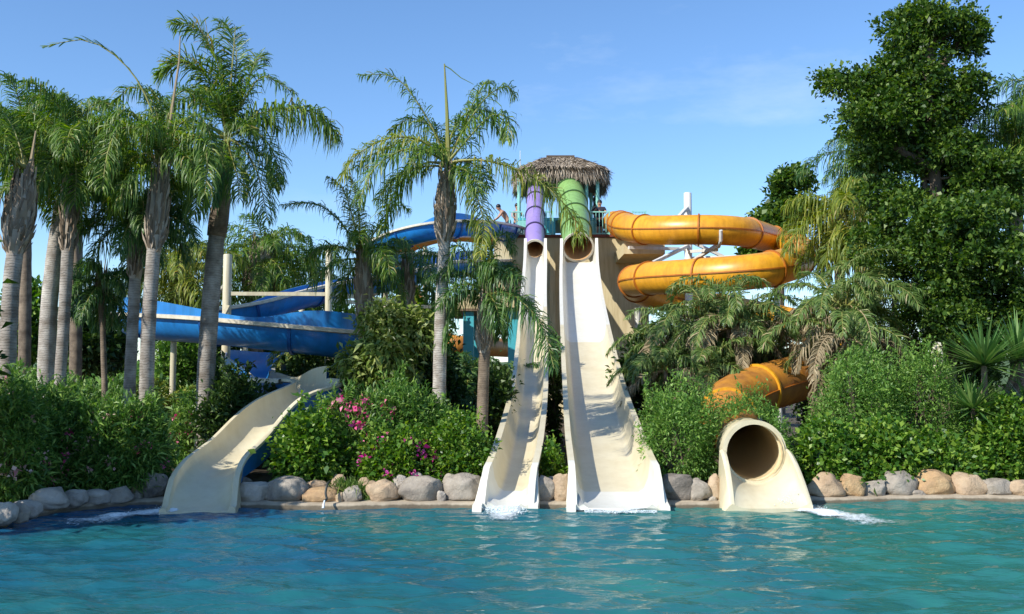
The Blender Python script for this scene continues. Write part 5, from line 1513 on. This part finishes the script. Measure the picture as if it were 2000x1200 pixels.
# ---------------------------------------------------------------- yuccas
def rosette(parent, c, n, L, w, seed, m='yucca', up=0.35, droop=.25):
    r = np.random.default_rng(seed)
    d = r.normal(0, 1, (n, 3)); d[:, 2] = np.abs(d[:, 2]) * .9 + up * r.uniform(-.9, 1.6, n)
    d /= np.linalg.norm(d, axis=1)[:, None]
    wd = np.cross(d, [0, 0, 1.0]); wd /= np.linalg.norm(wd, axis=1)[:, None] + 1e-9
    V, F = blades(np.repeat(np.array(c, float)[None], n, 0) + d * .05, d, wd, L * r.uniform(.7, 1.1, n), w, droop * r.uniform(.3, 1.2, n), mid=.4)
    return mesh_obj('leaf_rosette', V, F, M[m], parent, angle=180)
def yucca(label, heads, seed, name='yucca'):
    x0 = P(heads[0][0], 800, heads[0][2])
    root = thing(name, label, 'yucca', (x0[0], heads[0][2], GZ))
    for i, (px, py, Y, L, n) in enumerate(heads):
        c = P(px, py, Y)
        q = MB(); q.tube([(c[0] * .9 + x0[0] * .1, Y, GZ - .05), ((c[0] + x0[0]) / 2, Y, (c[2] + GZ) / 2), c], [.07, .06, .05], 8); q.build('stem', M['trunkb'], root)
        rosette(root, c, n, L, .05, seed + i)
    return root
yucca('tall branching yucca with sword leaves above the bright hedge shrub', [(1922, 715, 16.9, 1.1, 170), (1900, 800, 16.8, .85, 120), (1990, 705, 17.3, 1.1, 140), (2010, 800, 16.8, .9, 110)], 201)
yf = yucca('flowering yucca carrying one ivory spike of bells', [(1832, 740, 18.8, .6, 100)], 211)
c = P(1832, 735, 18.8); r = np.random.default_rng(5)
q = MB(); q.tube([c, P(1831, 672, 18.8)], .015, 6); q.build('flower_stalk', M['petiole'], yf)
t = r.random(150); a = r.uniform(0, 6.28, 150)
top = P(1831, 668, 18.8)
pos = c + (top - c) * (.15 + .85 * t)[:, None] + np.stack([np.cos(a), np.sin(a), 0 * a], 1) * (.085 * np.sin(math.pi * (.12 + .86 * t)))[:, None]
V, F = leaves(pos, np.stack([np.cos(a), np.sin(a), -.6 + 0 * a], 1), .06, .7, r)
mesh_obj('flower_spike', V, F, M['ivory'], yf, angle=180)
# dry hanging frond on the feather palm trunk
hf_ = thing('dead_frond', 'long brown dead frond hanging straight down before the feathery shrubs', 'frond', tuple(P(1596, 800, 19.0)))
frond(px_path([(1600, 690), (1600, 730), (1597, 770), (1594, 805)], 19.0), hf_, 777, llen=.3, n=40, droop=1.05, m='arecad', lw=.03, pm='dryp', bare=.3)
# grass tuft
gt_ = thing('grass_tuft', 'tuft of green grass spilling between the tan stones', 'grass', tuple(P(692, 965, 15.2)))
for k, (px, py, nn, L) in enumerate(((690, 962, 260, .36), (706, 975, 160, .3), (728, 972, 70, .24), (672, 950, 120, .3))):
    r = np.random.default_rng(300 + k); c = P(px, py, 15.05)
    b0 = c + r.normal(0, 1, (nn, 3)) * [.09, .06, .02]
    d = np.stack([r.normal(0, .4, nn), r.normal(-.25, .35, nn), np.ones(nn)], 1); d /= np.linalg.norm(d, axis=1)[:, None]
    wd = np.cross(d, [0, 1.0, 0]); wd /= np.linalg.norm(wd, axis=1)[:, None]
    V, F = blades(b0, d, wd, L * r.uniform(.6, 1.1, nn), .010, r.uniform(.2, .9, nn))
    mesh_obj('grass_blades', V, F, M['grass'], gt_, angle=180, kind='stuff')
# hose dribbling water
ho = thing('water_hose', 'dark hose looped over the stones dribbling into the pool', 'hose', tuple(G(640, 985, .06)))
q = MB(); q.tube(catmull([P(645, 940, 14.95), P(640, 945, 14.7), P(636, 962, 14.62), P(638, 975, 14.58), P(634, 978, 14.52)], 5), .018, 8); q.build('hose_pipe', M['darkpipe'], ho)
wmt = mat('foam_white', (0.80, 0.85, 0.86), (0.62, 0.74, 0.78), rough=.25, scale=12)
M['foam'] = wmt
q = MB(); q.tube([P(634, 978, 14.52), P(632, 985, 14.47), P(631, 993, 14.45)], [.012, .016, .02], 6); q.build('water_dribble', M['foam'], ho)

# ---------------------------------------------------------------- splashes
OCT = np.array([(1, 0, 0), (-1, 0, 0), (0, 1, 0), (0, -1, 0), (0, 0, 1), (0, 0, -1)], float)
OF = np.array([(0, 2, 4), (2, 1, 4), (1, 3, 4), (3, 0, 4), (2, 0, 5), (1, 2, 5), (3, 1, 5), (0, 3, 5)])
def drops(name, label, pos, size, seed):
    r = np.random.default_rng(seed); n = len(pos)
    s = size * r.lognormal(0, .5, n)[:, None, None]
    V = (pos[:, None] + OCT[None] * s * r.uniform(.6, 1.4, (n, 6, 1))).reshape(-1, 3)
    F = (np.arange(n)[:, None, None] * 6 + OF[None]).reshape(-1, 3)
    o = mesh_obj(name, V, F, M['foam'], angle=180, kind='stuff')
    return tag(o, label, 'splash')
r = np.random.default_rng(41)
def spray(path, width, hgt, n, r):
    c = catmull(np.array(path, float), 10)
    t = r.random(n) ** 1.3; i = (t * (len(c) - 1)).astype(int)
    p = c[i] + r.normal(0, 1, (n, 3)) * [width, width * .5, 0] * (0.5 + t)[:, None]
    p[:, 2] = np.abs(r.normal(0, 1, n)) * hgt * (1 - t) ** 1.4 + r.uniform(-.012, .012, n)
    return p
fm, nt, fb = newmat('froth')
N, L = nt.nodes, nt.links
fb.inputs['Base Color'].default_value = (.80, .86, .87, 1); fb.inputs['Roughness'].default_value = .5
tc = N.new('ShaderNodeTexCoord'); at_ = N.new('ShaderNodeAttribute'); at_.attribute_name = 'froth'
n1 = N.new('ShaderNodeTexNoise'); n1.inputs['Scale'].default_value = 20; n1.inputs['Detail'].default_value = 9; n1.inputs['Roughness'].default_value = .72
L.new(tc.outputs['Object'], n1.inputs['Vector'])
ad = N.new('ShaderNodeMath'); ad.operation = 'ADD'; L.new(n1.outputs['Fac'], ad.inputs[0]); L.new(at_.outputs['Fac'], ad.inputs[1])
rp = N.new('ShaderNodeValToRGB'); rp.color_ramp.elements[0].position = .60; rp.color_ramp.elements[1].position = 1.0
L.new(ad.outputs['Value'], rp.inputs['Fac']); L.new(rp.outputs['Color'], fb.inputs['Alpha'])
M['froth'] = fm
def froth(label, path, w0, w1, seed, hmax):
    c = catmull(np.array(path, float), 14); c = resample(c, .035)
    T, R, U = frames(c); n = len(c); k = 27
    f = np.linspace(0, 1, n)[:, None]; u = np.linspace(-1, 1, k)[None]
    rr_ = np.random.default_rng(seed)
    W = (w0 + (w1 - w0) * f)
    V = c[:, None, :] + R[:, None, :] * (u * W)[:, :, None]
    lum = np.zeros((n, k))
    for q in range(9): lum += np.sin(V[:, :, 0] * rr_.normal(0, 14) + V[:, :, 1] * rr_.normal(0, 14) + rr_.uniform(0, 6)) / 4
    fade = .72 * (1 - np.abs(u) ** 2) * (1 - f) ** .45 * np.minimum(1, f * 9 + .4) - .02 + .05 * lum
    V[:, :, 2] = water_z(V[:, :, 0], V[:, :, 1]) + .022 + hmax * np.clip(lum * .6 + .7, 0, 2) * (1 - f) ** 2 * (1 - u ** 2)
    idx = np.arange(n * k).reshape(n, k)
    F = np.stack([idx[:-1, :-1], idx[:-1, 1:], idx[1:, 1:], idx[1:, :-1]], -1).reshape(-1, 4)
    o = mesh_obj('splash_foam', V.reshape(-1, 3), F, M['froth'], angle=180, kind='stuff')
    at2 = o.data.attributes.new('froth', 'FLOAT', 'POINT'); at2.data.foreach_set('value', fade.ravel().astype(np.float32))
    return tag(o, label, 'foam')
froth('white froth drifting away from the blue slide exit', [G(400, 990), G(350, 996), G(270, 1004), G(120, 1024)], .24, .42, 1, .04)
froth('white froth trailing away from the round cream mouth', [G(1510, 986), G(1545, 992), G(1610, 1002), G(1740, 1024)], .18, .42, 2, .04)
froth('froth spreading under the narrow chute', [G(985, 990), G(984, 998), G(982, 1008), G(980, 1018)], .2, .25, 3, .03)
froth('froth spreading along the wide chute lip', [G(1105, 996), G(1200, 998), G(1300, 996)], .10, .10, 4, .02)
drops('splash', 'white water churning out of the blue slide exit', spray([G(352, 992), G(320, 998), G(270, 1004)], .12, .05, 2500, r), .0032, 1)
drops('splash', 'white splash trailing off the round cream mouth', spray([P(1535, 975, 14.5) * [1, 1, 0], G(1560, 990), G(1600, 998)], .10, .09, 3500, r), .0032, 2)
n = 5000; t = r.random(n)
e0 = np.array([-0.10, 14.42, .06]); pos = np.stack([e0[0] + r.normal(0, .11, n), e0[1] - .28 * t + r.normal(0, .03, n), .05 * (1 - t) + r.uniform(-.02, .02, n)], 1)
drops('splash', 'small spill of white water below the narrow chute', pos, .0045, 3)
n = 1800; pos = np.stack([r.uniform(1.05, 2.1, n), 14.3 - np.abs(r.normal(0, .05, n)), r.uniform(-.01, .02, n)], 1)
drops('splash', 'thin line of foam along the wide chute lip', pos, .004, 4)

# ---------------------------------------------------------------- people
def person(label, loc, face, joints, clothes, seed=0, H=1.72):
    """joints in body space: x right, y forward, z up (fractions of height)"""
    root = thing('person', label, 'person', loc)
    cf, sf = math.cos(face), math.sin(face)
    def W(p):
        p = np.array(p) * H
        return np.array([p[0] * cf - p[1] * sf, p[0] * sf + p[1] * cf, p[2]]) + np.array(loc)
    def skin(name, verts, edges, m, sub=2):
        me = bpy.data.meshes.new(name)
        org = np.array(loc)
        me.from_pydata([tuple(W(v[:3]) - org) for v in verts], edges, [])
        me.materials.append(M[m])
        o = bpy.data.objects.new(name, me); COL.objects.link(o); o.parent = root; ORIGIN[o.name] = org
        md = o.modifiers.new('skin', 'SKIN')
        sv = me.skin_vertices[0].data if me.skin_vertices else None
        if sv is None:
            bpy.context.view_layer.objects.active = o
            bm_ = __import__('bmesh').new(); bm_.from_mesh(me); bm_.verts.layers.skin.verify(); bm_.to_mesh(me); bm_.free()
            sv = me.skin_vertices[0].data
        for i, v in enumerate(verts):
            sv[i].radius = (v[3] * H, v[4] * H); sv[i].use_root = (i == 0)
        md.use_smooth_shade = True
        s_ = o.modifiers.new('sub', 'SUBSURF'); s_.levels = sub; s_.render_levels = sub
        return o
    J = joints
    V = [(*J['pelvis'], .095, .07), (*J['waist'], .082, .06), (*J['chest'], .10, .065), (*J['neck'], .036, .036), (*J['skull0'], .046, .052), (*J['skull1'], .05, .058), (*J['skull2'], .036, .042)]
    E = [(0, 1), (1, 2), (2, 3), (3, 4), (4, 5), (5, 6)]
    for s_ in ('l', 'r'):
        b = len(V)
        V += [(*J[s_ + 'sh'], .040, .040), (*J[s_ + 'el'], .027, .027), (*J[s_ + 'wr'], .018, .018), (*J[s_ + 'ha'], .022, .014)]
        E += [(2, b), (b, b + 1), (b + 1, b + 2), (b + 2, b + 3)]
        b = len(V)
        V += [(*J[s_ + 'hi'], .060, .062), (*J[s_ + 'kn'], .038, .038), (*J[s_ + 'an'], .024, .024), (*J[s_ + 'to'], .024, .016)]
        E += [(0, b), (b, b + 1), (b + 1, b + 2), (b + 2, b + 3)]
    skin('body', V, E, clothes.get('skin', 'skin'))
    k1 = np.array(J['skull1']); k2 = np.array(J['skull2'])
    up = (k2 - k1) / np.linalg.norm(k2 - k1)
    hc = W(k1 + up * .028 + np.array([0, -.012, 0]))
    v, f = ICO; sel = v.copy(); rr = .066 * H
    sel = sel * np.array([rr * .92, rr * 1.05, rr * .95]); sel[:, 2] = np.maximum(sel[:, 2], -.03 * H)
    mesh_obj('hair', sel + hc, f, M['hair'], root, angle=180)
    # nose and ears give the head its face
    fw = np.array([-sf, cf, 0]); rt = np.array([cf, sf, 0])
    q = MB(); hd = W(J['skull0']) * .5 + W(J['skull1']) * .5
    q.tube([hd + fw * .050 * H + [0, 0, .012 * H], hd + fw * .066 * H - [0, 0, .008 * H]], [.006 * H, .012 * H], 6); q.build('nose', M['skin'], root)
    for s_ in (-1, 1):
        q = MB(); q.tube([hd + rt * s_ * .050 * H, hd + rt * s_ * .060 * H], [.014 * H, .012 * H], 8); q.build('ear', M['skin'], root)
    for s_ in ('l', 'r'):                              # fingers
        wv, hv_ = W(J[s_ + 'wr']), W(J[s_ + 'ha'])
        d = hv_ - wv; d /= np.linalg.norm(d)
        sd = np.cross(d, fw + [0, 0, .2]); sd /= np.linalg.norm(sd) + 1e-9
        q = MB()
        for k in range(4):
            o0 = hv_ + sd * (k - 1.5) * .011 * H
            ln = (.036, .042, .039, .030)[k] * H
            q.tube([o0, o0 + d * ln * .6, o0 + d * ln + fw * .008 * H], [.006 * H, .0055 * H, .0045 * H], 5)
        t0 = wv + d * .02 * H + sd * .02 * H
        q.tube([t0, t0 + d * .018 * H + sd * .014 * H, t0 + d * .035 * H + sd * .016 * H], [.007 * H, .006 * H, .005 * H], 5)
        q.build('fingers', M['skin'], root)
    if 'shorts' in clothes:
        V = [(*J['pelvis'], .105, .08), (*(np.array(J['waist']) * .6 + np.array(J['pelvis']) * .4), .092, .07)]; E = [(0, 1)]
        for s_ in ('l', 'r'):
            h_, k_ = np.array(J[s_ + 'hi']), np.array(J[s_ + 'kn'])
            b = len(V); V += [(*h_, .072, .074), (*(h_ * .25 + k_ * .75), .064, .064)]; E += [(0, b), (b, b + 1)]
        skin('shorts', V, E, clothes['shorts'])
    if 'shirt' in clothes:
        V = [(*J['chest'], .112, .078), (*J['waist'], .098, .075), (*(np.array(J['pelvis']) + [0, 0, .02]), .105, .08), (*(np.array(J['neck']) * .6 + np.array(J['chest']) * .4), .06, .05)]; E = [(0, 1), (1, 2), (0, 3)]
        for s_ in ('l', 'r'):
            a, e = np.array(J[s_ + 'sh']), np.array(J[s_ + 'el'])
            b = len(V); V += [(*a, .05, .05), (*(a * .35 + e * .65), .04, .04)]; E += [(0, b), (b, b + 1)]
        skin('shirt', V, E, clothes['shirt'])
    return root
STAND = dict(pelvis=(0, 0, .53), waist=(0, .005, .61), chest=(0, 0, .74), neck=(0, 0, .845), skull0=(0, .012, .89), skull1=(0, .012, .935), skull2=(0, .005, .965),
    lsh=(-.115, 0, .80), lel=(-.145, -.02, .64), lwr=(-.14, .05, .51), lha=(-.138, .065, .47), rsh=(.115, 0, .80), rel=(.145, -.02, .64), rwr=(.14, .05, .51), rha=(.138, .065, .47),
    lhi=(-.055, 0, .50), lkn=(-.062, .015, .28), lan=(-.065, -.01, .045), lto=(-.075, .07, .018), rhi=(.055, 0, .50), rkn=(.062, .015, .28), ran=(.065, -.01, .045), rto=(.075, .07, .018))
def pose(**k):
    d = dict(STAND); d.update(k); return d
def pz(px, py, Y): return P(px, py, Y)
a = pz(1168, 440, 41.0)
person('person in dark shirt and shorts leaning on the railing beside the green tube', (a[0], 40.2, DZ), math.pi * .9, pose(lel=(-.17, .06, .68), lwr=(-.05, .12, .70), lha=(-.01, .12, .71), rel=(.18, .05, .68), rwr=(.10, .13, .74), rha=(.07, .14, .76)), dict(shirt='navy', shorts='black'), H=1.70)
a = pz(1159, 400, 41.6)
person('person in black standing on the steps under the thatch', (a[0] + .15, 42.0, DZ + .84), math.pi * .6, pose(), dict(shirt='black', shorts='black'), H=1.62)
a = pz(1010, 420, 40.6)
person('bare-chested person in blue patterned shorts at the railing beside the purple tube', (a[0], 41.0, DZ), math.pi * 1.15, pose(lel=(-.15, .07, .68), lwr=(-.03, .12, .72), lha=(.01, .12, .73), rel=(.16, .05, .66), rwr=(.09, .12, .60), rha=(.07, .14, .57)), dict(shorts='bluecloth'), H=1.70)
a = pz(993, 420, 40.4)
person('bare-chested person bending to enter the blue flume', (a[0], 40.6, DZ), math.pi * .55, pose(waist=(0, .05, .60), chest=(0, .13, .70), neck=(0, .20, .79), skull0=(0, .235, .825), skull1=(0, .255, .865), skull2=(0, .265, .895), lsh=(-.115, .16, .76), rsh=(.115, .16, .76), lel=(-.14, .24, .63), lwr=(-.12, .33, .56), lha=(-.11, .36, .54), rel=(.14, .24, .63), rwr=(.12, .33, .56), rha=(.11, .36, .54)), dict(shorts='navy'), H=1.70)
